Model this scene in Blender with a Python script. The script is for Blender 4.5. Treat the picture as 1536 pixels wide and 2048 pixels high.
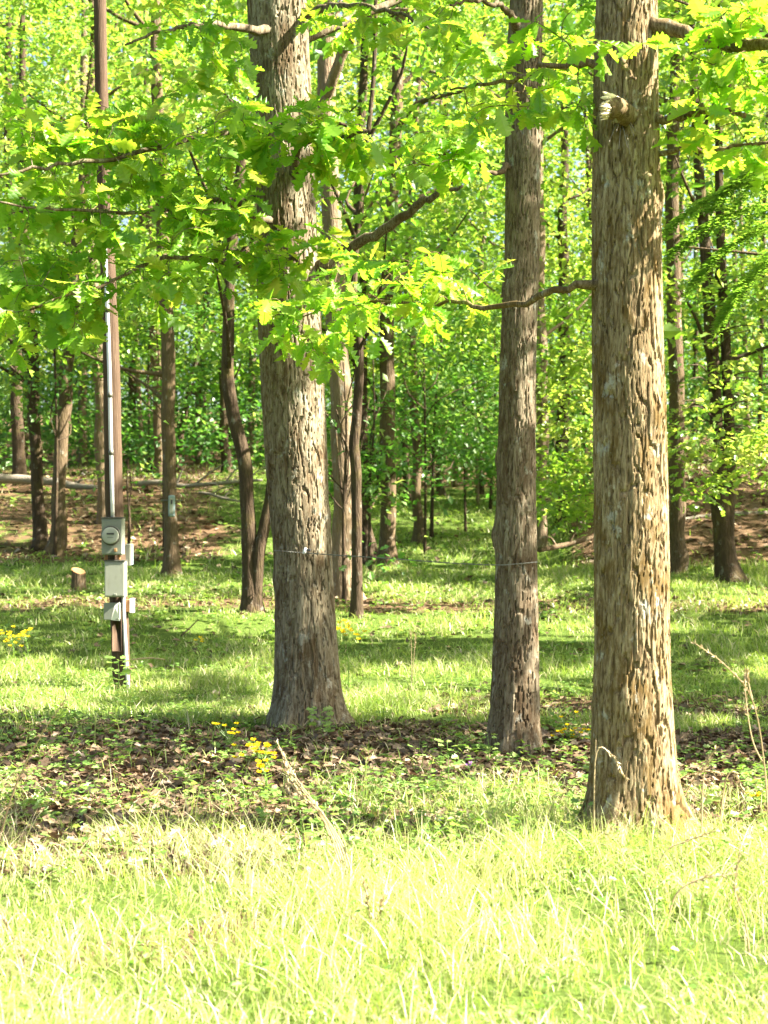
import bpy, math, random
import numpy as np
from mathutils import Vector, Matrix

random.seed(5)
rng = np.random.default_rng(11)
sc = bpy.context.scene
for o in list(bpy.data.objects):
    bpy.data.objects.remove(o)

# ------------------------------------------------------------------ camera
F = 2900.0                       # focal length in photo pixels (photo 1536 x 2048)
PITCH = math.atan(36 / F)
EYE = 1.65
cam = bpy.data.cameras.new('camera')
cam.sensor_fit = 'VERTICAL'
cam.sensor_height = 36.0
cam.sensor_width = 27.0
cam.lens = F / 2048 * 36.0
cam.dof.use_dof = True
cam.dof.focus_distance = 10.0
cam.dof.aperture_fstop = 3.6
cam.clip_start = 0.1
cam.clip_end = 1000
camo = bpy.data.objects.new('camera', cam)
sc.collection.objects.link(camo)
camo.location = (0, 0, EYE)
camo.rotation_euler = (math.pi / 2 + PITCH, 0, 0)
sc.camera = camo

# ------------------------------------------------------------------ sky, sun, exposure
SUN_EL = math.radians(42)
SUN_AZ = math.radians(98)        # from +Y (view direction) towards +X (right)
S = np.array([math.cos(SUN_EL) * math.sin(SUN_AZ), math.cos(SUN_EL) * math.cos(SUN_AZ), math.sin(SUN_EL)])
world = bpy.data.worlds.new('World')
sc.world = world
world.use_nodes = True
wn = world.node_tree
bg = wn.nodes['Background']
sky = wn.nodes.new('ShaderNodeTexSky')
sky.sky_type = 'NISHITA'
sky.sun_disc = False
sky.sun_elevation = SUN_EL
sky.sun_rotation = SUN_AZ
sky.dust_density = 4.0
sky.ozone_density = 0.5
wn.links.new(sky.outputs[0], bg.inputs[0])
bg.inputs[1].default_value = 0.05
sun = bpy.data.lights.new('sun', 'SUN')
sun.energy = 5.0
sun.angle = math.radians(0.53)
sun.color = (1.0, 0.92, 0.76)
suno = bpy.data.objects.new('sun', sun)
sc.collection.objects.link(suno)
suno.rotation_euler = Vector(S).to_track_quat('Z', 'Y').to_euler()
suno.location = (20, 0, 30)
vs = sc.view_settings
vs.view_transform = 'Standard'
vs.look = 'None'
vs.gamma = 1.0
vs.use_curve_mapping = False
vs.exposure = 2.92
cy = sc.cycles
cy.use_denoising = True
cy.max_bounces = 7
cy.diffuse_bounces = 5
cy.transmission_bounces = 5
cy.transparent_max_bounces = 4
cy.caustics_reflective = False
cy.caustics_refractive = False

# ------------------------------------------------------------------ small maths
CP, SP = math.cos(PITCH), math.sin(PITCH)


def P(px, py, d):
    """the point seen at photo pixel (px, py) at the depth d metres in front of the camera"""
    a = (px - 768) / F
    b = -(py - 1024) / F
    dy = CP - b * SP
    dz = SP + b * CP
    t = d / dy
    return np.array([a * t, d, EYE + dz * t])


def pix(p):
    x, y, z = p[..., 0], p[..., 1], p[..., 2] - EYE
    f = y * CP + z * SP
    u = -y * SP + z * CP
    f = np.maximum(f, 0.01)
    return 768 + F * x / f, 1024 - F * u / f


def hsh(ix, iy, s=0):
    a = (np.asarray(ix).astype(np.int64) * 374761393 + np.asarray(iy).astype(np.int64) * 668265263 + s * 974634777) & 0xffffffff
    a = ((a ^ (a >> 13)) * 1274126177) & 0xffffffff
    a = ((a ^ (a >> 15)) * 2246822519) & 0xffffffff
    return ((a ^ (a >> 16)) & 0xffffff) / float(0xffffff)


def vnoise(x, y, s=0):
    ix, iy = np.floor(x), np.floor(y)
    fx, fy = x - ix, y - iy
    fx = fx * fx * (3 - 2 * fx)
    fy = fy * fy * (3 - 2 * fy)
    a, b = hsh(ix, iy, s), hsh(ix + 1, iy, s)
    c, d = hsh(ix, iy + 1, s), hsh(ix + 1, iy + 1, s)
    return (a + (b - a) * fx) * (1 - fy) + (c + (d - c) * fx) * fy


def fbm(x, y, s=0, n=3):
    v, a, t = 0, 1.0, 0
    for i in range(n):
        v = v + a * vnoise(x * 2 ** i, y * 2 ** i, s + i)
        t += a
        a *= 0.5
    return v / t


def sstep(a, b, x):
    t = np.clip((x - a) / (b - a), 0, 1)
    return t * t * (3 - 2 * t)


def norm(v):
    return v / np.maximum(np.linalg.norm(v, axis=-1, keepdims=True), 1e-9)


YS = [-60, 0, 14, 15.4, 17, 20, 26, 28, 30, 34, 38, 45, 60, 90, 150, 400]
ZL = [0, 0, 0, 0, .12, .45, .84, .98, 1.15, 2.05, 2.95, 3.6, 5.0, 8.0, 14, 30]
ZC = [0, 0, 0, 0, .12, .45, .84, .93, 1.02, 1.3, 1.75, 2.6, 4.2, 7.5, 14, 30]
ZR = [0, 0, 0, 0, .12, .45, .84, 1.3, 1.95, 2.7, 3.3, 4.0, 5.4, 8.2, 14, 30]


def GZ(x, y):
    x = np.asarray(x, float)
    y = np.asarray(y, float)
    u = x / np.maximum(np.abs(y), 4.0)
    wr = sstep(0.10, 0.17, u)
    wl = 1 - sstep(-0.09, -0.01, u)
    wc = np.clip(1 - wr - wl, 0, 1)
    z = np.interp(y, YS, ZL) * wl + np.interp(y, YS, ZC) * wc + np.interp(y, YS, ZR) * wr
    z = z + (fbm(x * .35 + 9, y * .35 + 3, 91) - .5) * .16 * sstep(9, 20, y) + (fbm(x * .9, y * .9, 17) - .5) * .05
    return z


def ground_at(px, py):
    for d in np.arange(3.5, 120, .05):
        p = P(px, py, d)
        if p[2] <= GZ(p[0], p[1]):
            return float(d)
    return 100.0


# ------------------------------------------------------------------ mesh helpers
COL = sc.collection


def mk(name, V, groups, smooth=True, pattr=None, fattr=None):
    me = bpy.data.meshes.new(name)
    V = np.asarray(V, np.float32)
    groups = [np.asarray(g, np.int32) for g in groups if len(g)]
    loops = np.concatenate([g.ravel() for g in groups])
    sizes = np.concatenate([np.full(len(g), g.shape[1], np.int32) for g in groups])
    starts = np.concatenate([[0], np.cumsum(sizes)[:-1]]).astype(np.int32)
    me.vertices.add(len(V))
    me.vertices.foreach_set('co', V.ravel())
    me.loops.add(len(loops))
    me.loops.foreach_set('vertex_index', loops)
    me.polygons.add(len(sizes))
    me.polygons.foreach_set('loop_start', starts)
    me.polygons.foreach_set('use_smooth', np.full(len(sizes), smooth))
    me.update(calc_edges=True)
    for k, v in (pattr or {}).items():
        a = me.attributes.new(k, 'FLOAT', 'POINT')
        a.data.foreach_set('value', np.asarray(v, np.float32))
    for k, v in (fattr or {}).items():
        a = me.attributes.new(k, 'FLOAT', 'FACE')
        a.data.foreach_set('value', np.asarray(v, np.float32))
    return me


class MB:
    def __init__(self):
        self.V, self.n, self.G, self.R = [], 0, {3: [], 4: []}, {3: [], 4: []}

    def add(self, V, faces, rnd=0.5):
        V = np.asarray(V, float).reshape(-1, 3)
        for f in faces:
            f = np.asarray(f, np.int64)
            if not len(f):
                continue
            k = f.shape[1]
            self.G[k].append(f + self.n)
            self.R[k].append(np.broadcast_to(np.asarray(rnd, float), (len(f),)) if np.ndim(rnd) == 0 else np.asarray(rnd)[:len(f)])
        self.V.append(V)
        self.n += len(V)
        return self

    def mesh(self, name, L=(0, 0, 0), smooth=True):
        V = np.concatenate(self.V) - np.asarray(L)
        gs, rs = [], []
        for k in (3, 4):
            if self.G[k]:
                gs.append(np.concatenate(self.G[k]))
                rs.append(np.concatenate(self.R[k]))
        return mk(name, V, gs, smooth, None, {'rnd': np.concatenate(rs)})


def link(name, me, mat, parent=None, loc=(0, 0, 0)):
    o = bpy.data.objects.new(name, me)
    COL.objects.link(o)
    o.location = loc
    if parent is not None:
        o.parent = parent
    if me is not None and mat is not None and not me.materials:
        me.materials.append(mat)
    return o


def tag(o, label=None, cat=None, group=None, kind=None):
    if label:
        o['label'] = label
    if cat:
        o['category'] = cat
    if group:
        o['group'] = group
    if kind:
        o['kind'] = kind
    return o


def thing(name, loc, label, cat, group=None):
    o = bpy.data.objects.new(name, None)
    o.empty_display_size = 0.2
    COL.objects.link(o)
    o.location = loc
    return tag(o, label, cat, group)


def spline(ctrl, n):
    """Catmull-Rom through the control rows (any number of columns)"""
    c = np.asarray(ctrl, float)
    if len(c) == 2:
        t = np.linspace(0, 1, n)[:, None]
        return c[0] * (1 - t) + c[1] * t
    e = np.vstack([2 * c[0] - c[1], c, 2 * c[-1] - c[-2]])
    u = np.linspace(0, len(c) - 1 - 1e-6, n)
    i = u.astype(int)
    t = (u - i)[:, None]
    a, b, d, f = e[i], e[i + 1], e[i + 2], e[i + 3]
    return .5 * (2 * b + (d - a) * t + (2 * a - 5 * b + 4 * d - f) * t ** 2 + (3 * b - a - 3 * d + f) * t ** 3)


def tube(pts, rad, sides=8, rough=0.0, seed=0, cap=True):
    pts = np.asarray(pts, float)
    rad = np.broadcast_to(np.asarray(rad, float), (len(pts),))
    n = len(pts)
    T = norm(np.gradient(pts, axis=0))
    ref = np.array([0, 1.0, 0]) if abs(T[0][1]) < .8 else np.array([1.0, 0, 0])
    A = np.zeros((n, 3))
    a = norm(np.cross(T[0], ref))
    for i in range(n):
        a = norm(a - T[i] * np.dot(a, T[i]))
        A[i] = a
    B = np.cross(T, A)
    th = np.linspace(0, 2 * math.pi, sides, endpoint=False)
    R = np.repeat(rad[:, None], sides, 1)
    if rough:
        ii, jj = np.meshgrid(np.arange(n), np.arange(sides), indexing='ij')
        R = R * (1 + rough * (hsh(ii, jj, seed) - .5) * 2)
    V = pts[:, None] + R[..., None] * (np.cos(th)[None, :, None] * A[:, None] + np.sin(th)[None, :, None] * B[:, None])
    V = V.reshape(-1, 3)
    i, j = np.meshgrid(np.arange(n - 1), np.arange(sides), indexing='ij')
    k = (j + 1) % sides
    q = np.stack([i * sides + j, i * sides + k, (i + 1) * sides + k, (i + 1) * sides + j], -1).reshape(-1, 4)
    tris = []
    if cap:
        V = np.vstack([V, pts[0], pts[-1]])
        for j in range(sides):
            tris.append((n * sides, (j + 1) % sides, j))
            tris.append((n * sides + 1, (n - 1) * sides + j, (n - 1) * sides + (j + 1) % sides))
    return V, [q, np.array(tris, int).reshape(-1, 3)]


def box(c, s, bev=0.0):
    """box of centre c and size s with chamfered vertical and horizontal edges"""
    c, h = np.asarray(c, float), np.asarray(s, float) / 2
    if bev <= 0:
        V = np.array([[x, y, z] for x in (-1, 1) for y in (-1, 1) for z in (-1, 1)]) * h + c
        f = [(0, 1, 3, 2), (4, 6, 7, 5), (0, 4, 5, 1), (2, 3, 7, 6), (0, 2, 6, 4), (1, 5, 7, 3)]
        return V, [np.array(f)]
    V, idx = [], {}
    for sx in (-1, 1):
        for sy in (-1, 1):
            for sz in (-1, 1):
                for ax in range(3):
                    v = np.array([sx, sy, sz]) * (h - bev)
                    v[ax] = (sx, sy, sz)[ax] * h[ax]
                    idx[(sx, sy, sz, ax)] = len(V)
                    V.append(v + c)
    q, t = [], []
    for ax in range(3):
        o1, o2 = (ax + 1) % 3, (ax + 2) % 3
        for s_ in (-1, 1):
            ring = []
            for a, b in ((-1, -1), (1, -1), (1, 1), (-1, 1)):
                k = [0, 0, 0]
                k[ax], k[o1], k[o2] = s_, a, b
                ring.append(idx[(*k, ax)])
            q.append(ring if s_ > 0 else ring[::-1])
        for a in (-1, 1):
            for b in (-1, 1):
                k0, k1 = [0, 0, 0], [0, 0, 0]
                k0[ax], k0[o1], k0[o2] = -1, a, b
                k1[ax], k1[o1], k1[o2] = 1, a, b
                r = [idx[(*k0, o1)], idx[(*k1, o1)], idx[(*k1, o2)], idx[(*k0, o2)]]
                q.append(r if a * b > 0 else r[::-1])
    for sx in (-1, 1):
        for sy in (-1, 1):
            for sz in (-1, 1):
                r = [idx[(sx, sy, sz, 0)], idx[(sx, sy, sz, 1)], idx[(sx, sy, sz, 2)]]
                t.append(r if sx * sy * sz > 0 else r[::-1])
    return np.array(V), [np.array(q), np.array(t)]


# ------------------------------------------------------------------ materials
def newmat(name):
    m = bpy.data.materials.new(name)
    m.use_nodes = True
    nt = m.node_tree
    return m, nt, nt.nodes['Principled BSDF'], nt.nodes['Material Output']


def nd(nt, typ, **kw):
    n = nt.nodes.new(typ)
    for k, v in kw.items():
        setattr(n, k, v)
    return n


def ramp(nt, stops, src):
    r = nd(nt, 'ShaderNodeValToRGB')
    e = r.color_ramp.elements
    while len(e) < len(stops):
        e.new(0.5)
    for el, (p, c) in zip(e, stops):
        el.position = p
        el.color = (*c, 1)
    nt.links.new(src, r.inputs[0])
    return r.outputs[0]


def noise(nt, scale, detail=3, vec=None, rough=.55, dist=0.0):
    n = nd(nt, 'ShaderNodeTexNoise')
    n.inputs['Scale'].default_value = scale
    n.inputs['Detail'].default_value = detail
    n.inputs['Roughness'].default_value = rough
    n.inputs['Distortion'].default_value = dist
    if vec is not None:
        nt.links.new(vec, n.inputs['Vector'])
    return n.outputs['Fac']


def mapping(nt, scale):
    t = nd(nt, 'ShaderNodeTexCoord')
    m = nd(nt, 'ShaderNodeMapping')
    m.inputs['Scale'].default_value = scale
    nt.links.new(t.outputs['Object'], m.inputs[0])
    return m.outputs[0]


def mix(nt, a, b, f):
    m = nd(nt, 'ShaderNodeMix', data_type='RGBA')
    for sock, v in ((m.inputs[0], f), (m.inputs[6], a), (m.inputs[7], b)):
        if isinstance(v, (int, float)):
            sock.default_value = v
        elif isinstance(v, tuple):
            sock.default_value = (*v, 1)
        else:
            nt.links.new(v, sock)
    return m.outputs[2]


def math_(nt, op, a, b=None):
    m = nd(nt, 'ShaderNodeMath', operation=op)
    for s_, v in zip(m.inputs, (a, b)):
        if v is None:
            continue
        if isinstance(v, (int, float)):
            s_.default_value = v
        else:
            nt.links.new(v, s_)
    return m.outputs[0]


def bump(nt, h, strength, dist, bsdf):
    b = nd(nt, 'ShaderNodeBump')
    b.inputs['Strength'].default_value = strength
    b.inputs['Distance'].default_value = dist
    nt.links.new(h, b.inputs['Height'])
    nt.links.new(b.outputs[0], bsdf.inputs['Normal'])


def leafmat(name, stops, tstops, source='rnd', tfac=0.5, gloss=0.0):
    m, nt, bs, out = newmat(name)
    nt.nodes.remove(bs)
    if source == 'object':
        src = nd(nt, 'ShaderNodeObjectInfo').outputs['Random']
    else:
        src = nd(nt, 'ShaderNodeAttribute', attribute_name='rnd').outputs['Fac']
    d = nd(nt, 'ShaderNodeBsdfDiffuse')
    t = nd(nt, 'ShaderNodeBsdfTranslucent')
    nt.links.new(ramp(nt, stops, src), d.inputs[0])
    nt.links.new(ramp(nt, tstops, src), t.inputs[0])
    mx = nd(nt, 'ShaderNodeMixShader')
    mx.inputs[0].default_value = tfac
    nt.links.new(d.outputs[0], mx.inputs[1])
    nt.links.new(t.outputs[0], mx.inputs[2])
    res = mx.outputs[0]
    if gloss:
        g = nd(nt, 'ShaderNodeBsdfGlossy')
        g.inputs['Roughness'].default_value = .45
        g.inputs[0].default_value = (.9, .95, .9, 1)
        m2 = nd(nt, 'ShaderNodeMixShader')
        m2.inputs[0].default_value = gloss
        nt.links.new(res, m2.inputs[1])
        nt.links.new(g.outputs[0], m2.inputs[2])
        res = m2.outputs[0]
    nt.links.new(res, out.inputs[0])
    return m


OAKS = [(0, (.11, .25, .020)), (.4, (.17, .32, .025)), (.8, (.23, .36, .03)), (1, (.33, .38, .05))]
OAKT = [(0, (.25, .56, .020)), (.4, (.36, .64, .03)), (.8, (.46, .68, .035)), (1, (.58, .62, .06))]
M_OAK = leafmat('oak_leaf', OAKS, OAKT, 'rnd', .6, .03)
M_OAKO = leafmat('oak_leaf_single', OAKS, OAKT, 'object', .6, .03)
M_CAN = leafmat('canopy_leaf', [(0, (.07, .15, .022)), (.35, (.12, .23, .03)), (.7, (.19, .30, .045)), (1, (.32, .37, .09))],
                [(0, (.16, .38, .025)), (.35, (.28, .50, .035)), (.7, (.42, .58, .06)), (1, (.60, .62, .14))], 'rnd', .52, .04)
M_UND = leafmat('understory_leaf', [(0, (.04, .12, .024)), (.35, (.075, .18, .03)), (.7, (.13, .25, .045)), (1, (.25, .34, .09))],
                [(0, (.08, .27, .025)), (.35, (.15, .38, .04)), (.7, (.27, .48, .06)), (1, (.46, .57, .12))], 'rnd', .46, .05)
M_FAN = leafmat('fan_leaf', [(0, (.09, .20, .03)), (1, (.15, .28, .04))],
                [(0, (.20, .42, .03)), (1, (.32, .52, .05))], 'rnd', .5, .03)
M_GRASS = leafmat('grass_blade', [(0, (.14, .23, .04)), (.5, (.26, .34, .08)), (.8, (.42, .45, .18)), (.88, (.58, .51, .31)), (1, (.70, .62, .44))],
                  [(0, (.25, .41, .03)), (.5, (.39, .53, .07)), (.8, (.52, .58, .16)), (.88, (.52, .45, .24)), (1, (.58, .50, .33))], 'rnd', .42, .04)
M_WEED = leafmat('weed_leaf', [(0, (.11, .22, .045)), (.6, (.17, .29, .06)), (1, (.27, .37, .11))],
                 [(0, (.2, .38, .03)), (.6, (.3, .48, .06)), (1, (.42, .54, .1))], 'rnd', .45, .04)
M_LITTER = leafmat('dead_leaf', [(0, (.06, .040, .025)), (.5, (.13, .088, .058)), (.85, (.22, .15, .095)), (1, (.36, .27, .19))],
                   [(0, (.08, .04, .02)), (1, (.2, .12, .06))], 'rnd', .15, .03)
M_STRAW = leafmat('dry_straw', [(0, (.30, .21, .11)), (1, (.52, .42, .26))], [(0, (.2, .14, .06)), (1, (.3, .24, .12))], 'rnd', .2, .03)
M_YELLOW = leafmat('yellow_petal', [(0, (.78, .58, .02)), (1, (.85, .70, .03))], [(0, (.65, .48, .01)), (1, (.75, .6, .01))], 'rnd', .35)
M_WHITE = leafmat('white_petal', [(0, (.78, .76, .80)), (1, (.85, .85, .85))], [(0, (.5, .5, .5)), (1, (.6, .6, .6))], 'rnd', .3)
M_PURPLE = leafmat('purple_petal', [(0, (.32, .12, .5)), (1, (.45, .2, .6))], [(0, (.3, .1, .4)), (1, (.3, .1, .4))], 'rnd', .3)


def barkmat(name, stops, moss=(.20, .17, .04), mossamt=.35, vs_=(9, 9, 1.6), plate=False, lichen=.25, bumps=.6):
    m, nt, bs, out = newmat(name)
    bs.inputs['Roughness'].default_value = .92
    bs.inputs['Specular IOR Level'].default_value = .15
    v = mapping(nt, vs_)
    n1 = noise(nt, 3.0, 5, v, .6, .3)
    fine = noise(nt, 14.0, 4, v, .65)
    if plate:
        at = nd(nt, 'ShaderNodeAttribute', attribute_name='plate').outputs['Fac']
        st = noise(nt, 1.0, 5, mapping(nt, (64, 64, 9)), .75, .6)
        sm = ramp(nt, [(.40, (0, 0, 0)), (.56, (1, 1, 1))], st)
        f = math_(nt, 'ADD', math_(nt, 'MULTIPLY', at, .30), math_(nt, 'MULTIPLY', n1, .22))
        f = math_(nt, 'ADD', f, math_(nt, 'MULTIPLY', sm, .42))
    else:
        f = math_(nt, 'ADD', math_(nt, 'MULTIPLY', n1, .65), math_(nt, 'MULTIPLY', fine, .35))
    col = ramp(nt, stops, f)
    v2 = mapping(nt, (1, 1, .55))
    big = noise(nt, 3.2, 5, v2, .65, .4)
    if plate:
        big = noise(nt, 6.5, 6, mapping(nt, (1, 1, .38)), .72, .5)
    mm = ramp(nt, [(.50, (0, 0, 0)), (.60, (1, 1, 1))] if plate else [(.52, (0, 0, 0)), (.68, (1, 1, 1))], big)
    col = mix(nt, col, moss, math_(nt, 'MULTIPLY', mm, mossamt))
    v3 = mapping(nt, (1.3, 1.3, .8))
    li = ramp(nt, [(.60, (0, 0, 0)), (.66, (1, 1, 1))], noise(nt, 7.0, 5, v3, .7))
    col = mix(nt, col, (.40, .41, .36), math_(nt, 'MULTIPLY', li, lichen))
    nt.links.new(col, bs.inputs['Base Color'])
    if plate:
        bump(nt, st, .45, .008, bs)
    else:
        vo = nd(nt, 'ShaderNodeTexVoronoi', feature='DISTANCE_TO_EDGE')
        vo.inputs['Scale'].default_value = 2.6
        nt.links.new(v, vo.inputs['Vector'])
        hh = math_(nt, 'ADD', math_(nt, 'MINIMUM', vo.outputs[0], .25), math_(nt, 'MULTIPLY', fine, .25))
        bump(nt, hh, bumps, .06, bs)
    return m


M_BARK_R = barkmat('oak_bark_tan', [(.12, (0.064, 0.044, 0.022)), (.38, (0.147, 0.104, 0.054)), (.62, (0.250, 0.195, 0.112)), (.9, (0.379, 0.325, 0.203))],
                   moss=(.10, .062, .016), mossamt=.8, plate=True, lichen=.55)
M_BARK_L = barkmat('oak_bark_grey', [(.12, (0.067, 0.050, 0.030)), (.38, (0.144, 0.115, 0.075)), (.62, (0.224, 0.193, 0.133)), (.9, (0.338, 0.308, 0.234))],
                   moss=(.075, .045, .02), mossamt=.7, plate=True, lichen=.45)
M_BARK_M = barkmat('oak_bark_brown', [(.12, (0.055, 0.039, 0.023)), (.38, (0.118, 0.090, 0.058)), (.62, (0.178, 0.146, 0.100)), (.9, (0.278, 0.249, 0.183))],
                   moss=(.065, .04, .02), mossamt=.7, plate=True, lichen=.5)
M_BARK_DARK = barkmat('bark_dark', [(.2, (.030, .021, .014)), (.5, (.062, .043, .028)), (.8, (.13, .095, .065))], mossamt=.25, lichen=.25)
M_BARK_MID = barkmat('bark_mid', [(.2, (.055, .037, .023)), (.5, (.11, .078, .048)), (.8, (.20, .15, .10))], mossamt=.25, lichen=.4)
M_BARK_PALE = barkmat('bark_pale', [(.2, (.10, .070, .046)), (.5, (.19, .14, .092)), (.8, (.31, .25, .18))], mossamt=.2, lichen=.45)
M_DEADWOOD = barkmat('dead_wood', [(.2, (.12, .10, .08)), (.5, (.22, .19, .16)), (.8, (.36, .32, .28))], mossamt=.15, lichen=.2, vs_=(6, 6, 6), bumps=.4)
M_POLEWOOD = barkmat('pole_wood', [(.2, (.042, .027, .018)), (.5, (.085, .056, .038)), (.8, (.16, .115, .08))], mossamt=0, lichen=0, vs_=(22, 22, .9), bumps=.35)
M_CUTWOOD = barkmat('cut_wood', [(.2, (.24, .10, .04)), (.5, (.34, .17, .08)), (.8, (.42, .27, .15))], mossamt=0, lichen=0, vs_=(10, 10, 10), bumps=.3)


def plain(name, col, rough=.5, metal=0.0, var=.12, scale=9.0, dirt=None):
    m, nt, bs, out = newmat(name)
    n = noise(nt, scale, 4, mapping(nt, (1, 1, 1)))
    lo = tuple(c * (1 - var) for c in col)
    hi = tuple(min(1, c * (1 + var)) for c in col)
    c = ramp(nt, [(.3, lo), (.7, hi)], n)
    if dirt:
        s_ = ramp(nt, [(.55, (0, 0, 0)), (.75, (1, 1, 1))], noise(nt, 16, 5, mapping(nt, (1.5, 1.5, .5)), .7))
        c = mix(nt, c, dirt, math_(nt, 'MULTIPLY', s_, .5))
    nt.links.new(c, bs.inputs['Base Color'])
    bs.inputs['Roughness'].default_value = rough
    bs.inputs['Metallic'].default_value = metal
    return m


M_BOX = plain('painted_steel_grey', (.20, .22, .18), .5, 0, .06, dirt=(.13, .12, .09))
M_BOX2 = plain('painted_steel_pale', (.30, .315, .26), .5, 0, .05, dirt=(.2, .19, .14))
M_LID = plain('steel_edge', (.10, .10, .085), .5, .3)
M_COND = plain('galvanised_pipe', (.62, .62, .62), .35, .55, .08)
M_PVC = plain('white_pipe', (.68, .66, .66), .5, 0, .06, dirt=(.45, .4, .36))
M_GLASSY = plain('meter_cover', (.34, .36, .31), .3, 0, .05)
M_DARK = plain('dark_plastic', (.03, .03, .035), .3)
M_RUST = plain('rusty_latch', (.35, .19, .08), .7, .2, .3, 20)
M_WHITEP = plain('white_plastic', (.78, .77, .80), .4, 0, .04)
M_BLUEG = plain('blue_grey_plastic', (.22, .29, .31), .45, 0, .1)
M_WIRE = plain('wire_metal', (.16, .16, .145), .5, .3, .15)


def groundmat():
    m, nt, bs, out = newmat('forest_floor')
    bs.inputs['Roughness'].default_value = .95
    bs.inputs['Specular IOR Level'].default_value = .1
    v = mapping(nt, (1, 1, 1))
    fine = noise(nt, 26, 6, v, .75)
    mid = noise(nt, 4.0, 5, v, .65)
    lit = ramp(nt, [(.25, (.06, .033, .018)), (.5, (.13, .08, .046)), (.75, (.24, .165, .105))], fine)
    grn = ramp(nt, [(.25, (.045, .075, .015)), (.55, (.09, .14, .025)), (.8, (.17, .19, .05))], fine)
    at = nd(nt, 'ShaderNodeAttribute', attribute_name='litter').outputs['Fac']
    k = ramp(nt, [(.42, (0, 0, 0)), (.58, (1, 1, 1))], math_(nt, 'ADD', at, math_(nt, 'MULTIPLY', math_(nt, 'SUBTRACT', mid, .5), .9)))
    nt.links.new(mix(nt, grn, lit, k), bs.inputs['Base Color'])
    bump(nt, fine, .8, .05, bs)
    return m


M_GROUND = groundmat()


def litter_amount(x, y):
    """0 grassy, 1 covered in fallen leaves"""
    u = x / np.maximum(y, 1)
    a = .1 + 0 * x
    band = sstep(6.7, 8.6, y + 3.2 * (fbm(x * .9, y * .9, 5) - .5) + 1.1 * sstep(.06, -.16, u)) * (1 - sstep(11.4, 12.8, y + 1.5 * (fbm(x * .9, y * .9, 6) - .5)))
    a = np.maximum(a, band * .97)
    a = np.maximum(a, .62 * sstep(12.4, 13, y) * (1 - sstep(14, 15.2, y)) * sstep(.0, .05, u))
    a = np.maximum(a, .65 * np.exp(-((y - 21.5) / 1.3) ** 2))
    left = 1 - sstep(-.14, -.06, u)
    right = sstep(.1, .16, u)
    a = np.maximum(a, sstep(27.5, 29, y) * left * (.35 + .55 * fbm(x * .5 + 4, y * .5, 23)))
    a = np.maximum(a, sstep(26, 27.5, y) * right * .95)
    a = np.maximum(a, sstep(46, 52, y) * .8)
    return np.clip(a, 0, 1)


# ------------------------------------------------------------------ ground
def build_ground():
    ys = np.concatenate([np.arange(-25, 3, 1.5), np.arange(3, 32, .16), np.arange(32, 60, .5), np.arange(60, 130, 3), np.array([150, 200, 280, 400.])])
    us = np.concatenate([-np.geomspace(120, 9, 14), np.arange(-8.5, 8.6, .16), np.geomspace(9, 120, 14)])
    Y, X = np.meshgrid(ys, us, indexing='ij')
    sp = 1 + np.clip(Y - 28, 0, 400) / 30
    X = X * sp
    Z = GZ(X, Y)
    n, k = X.shape
    i, j = np.meshgrid(np.arange(n - 1), np.arange(k - 1), indexing='ij')
    q = np.stack([i * k + j, i * k + j + 1, (i + 1) * k + j + 1, (i + 1) * k + j], -1).reshape(-1, 4)
    V = np.stack([X, Y, Z], -1).reshape(-1, 3)
    me = mk('ground', V, [q], True, {'litter': litter_amount(V[:, 0], V[:, 1])})
    o = link('ground', me, M_GROUND)
    tag(o, 'grassy woodland floor with fallen leaves', kind='structure')


build_ground()

# ------------------------------------------------------------------ gaps cut into the canopy to place the sun patches
LIGHT = []            # (point, radius): spots chosen to be sunlit; crown leaves in the sun's way are removed


def lights(d, r, pts):
    for px, py in pts:
        LIGHT.append((P(px, py, d), r))


lights(12.3, .42, [(652, y) for y in range(850, 1120, 22)])
lights(7.75, .38, [(1325, y) for y in (330, 400, 440, 480, 560, 600, 650, 700, 900, 940, 980, 1020, 1060, 1100, 1200, 1260, 1380, 1440, 1500, 1560, 1620)])
lights(10.0, .38, [(560, 660), (640, 640), (720, 620), (690, 700)])
lights(8.9, .3, [(800, 560), (860, 470), (950, 500), (960, 420)])
lights(7.9, .45, [(1400, 90), (1480, 100), (1450, 250), (1380, 180), (1500, 330)])
lights(8.2, .40, [(1100, 90), (960, 150), (1040, 230), (1220, 200), (1000, 30)])
lights(7.4, .3, [(30, 1570), (70, 1490), (110, 1430)])
lights(7.0, .3, [(590, 1540), (640, 1620), (690, 1720)])
lights(14.2, .3, [(692, 1258)])
lights(16.7, .35, [(30, 1272)])
lights(20.0, .5, [(700, 1000), (700, 1080)])
lights(15.4, .25, [(250, y) for y in (560, 640, 720, 800, 1060, 1140, 1210, 1280, 1350)])
lights(22.0, 1.0, [(1380, 760), (1480, 720), (1560, 800), (1400, 860), (1510, 940)])
lights(26.5, .9, [(1130, 760), (1150, 900)])
lights(19.0, 1.2, [(1420, 800), (1500, 900), (1390, 720), (1140, 900), (1120, 760)])
LP = np.array([p for p, r in LIGHT])
LR = np.array([r for p, r in LIGHT])


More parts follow.
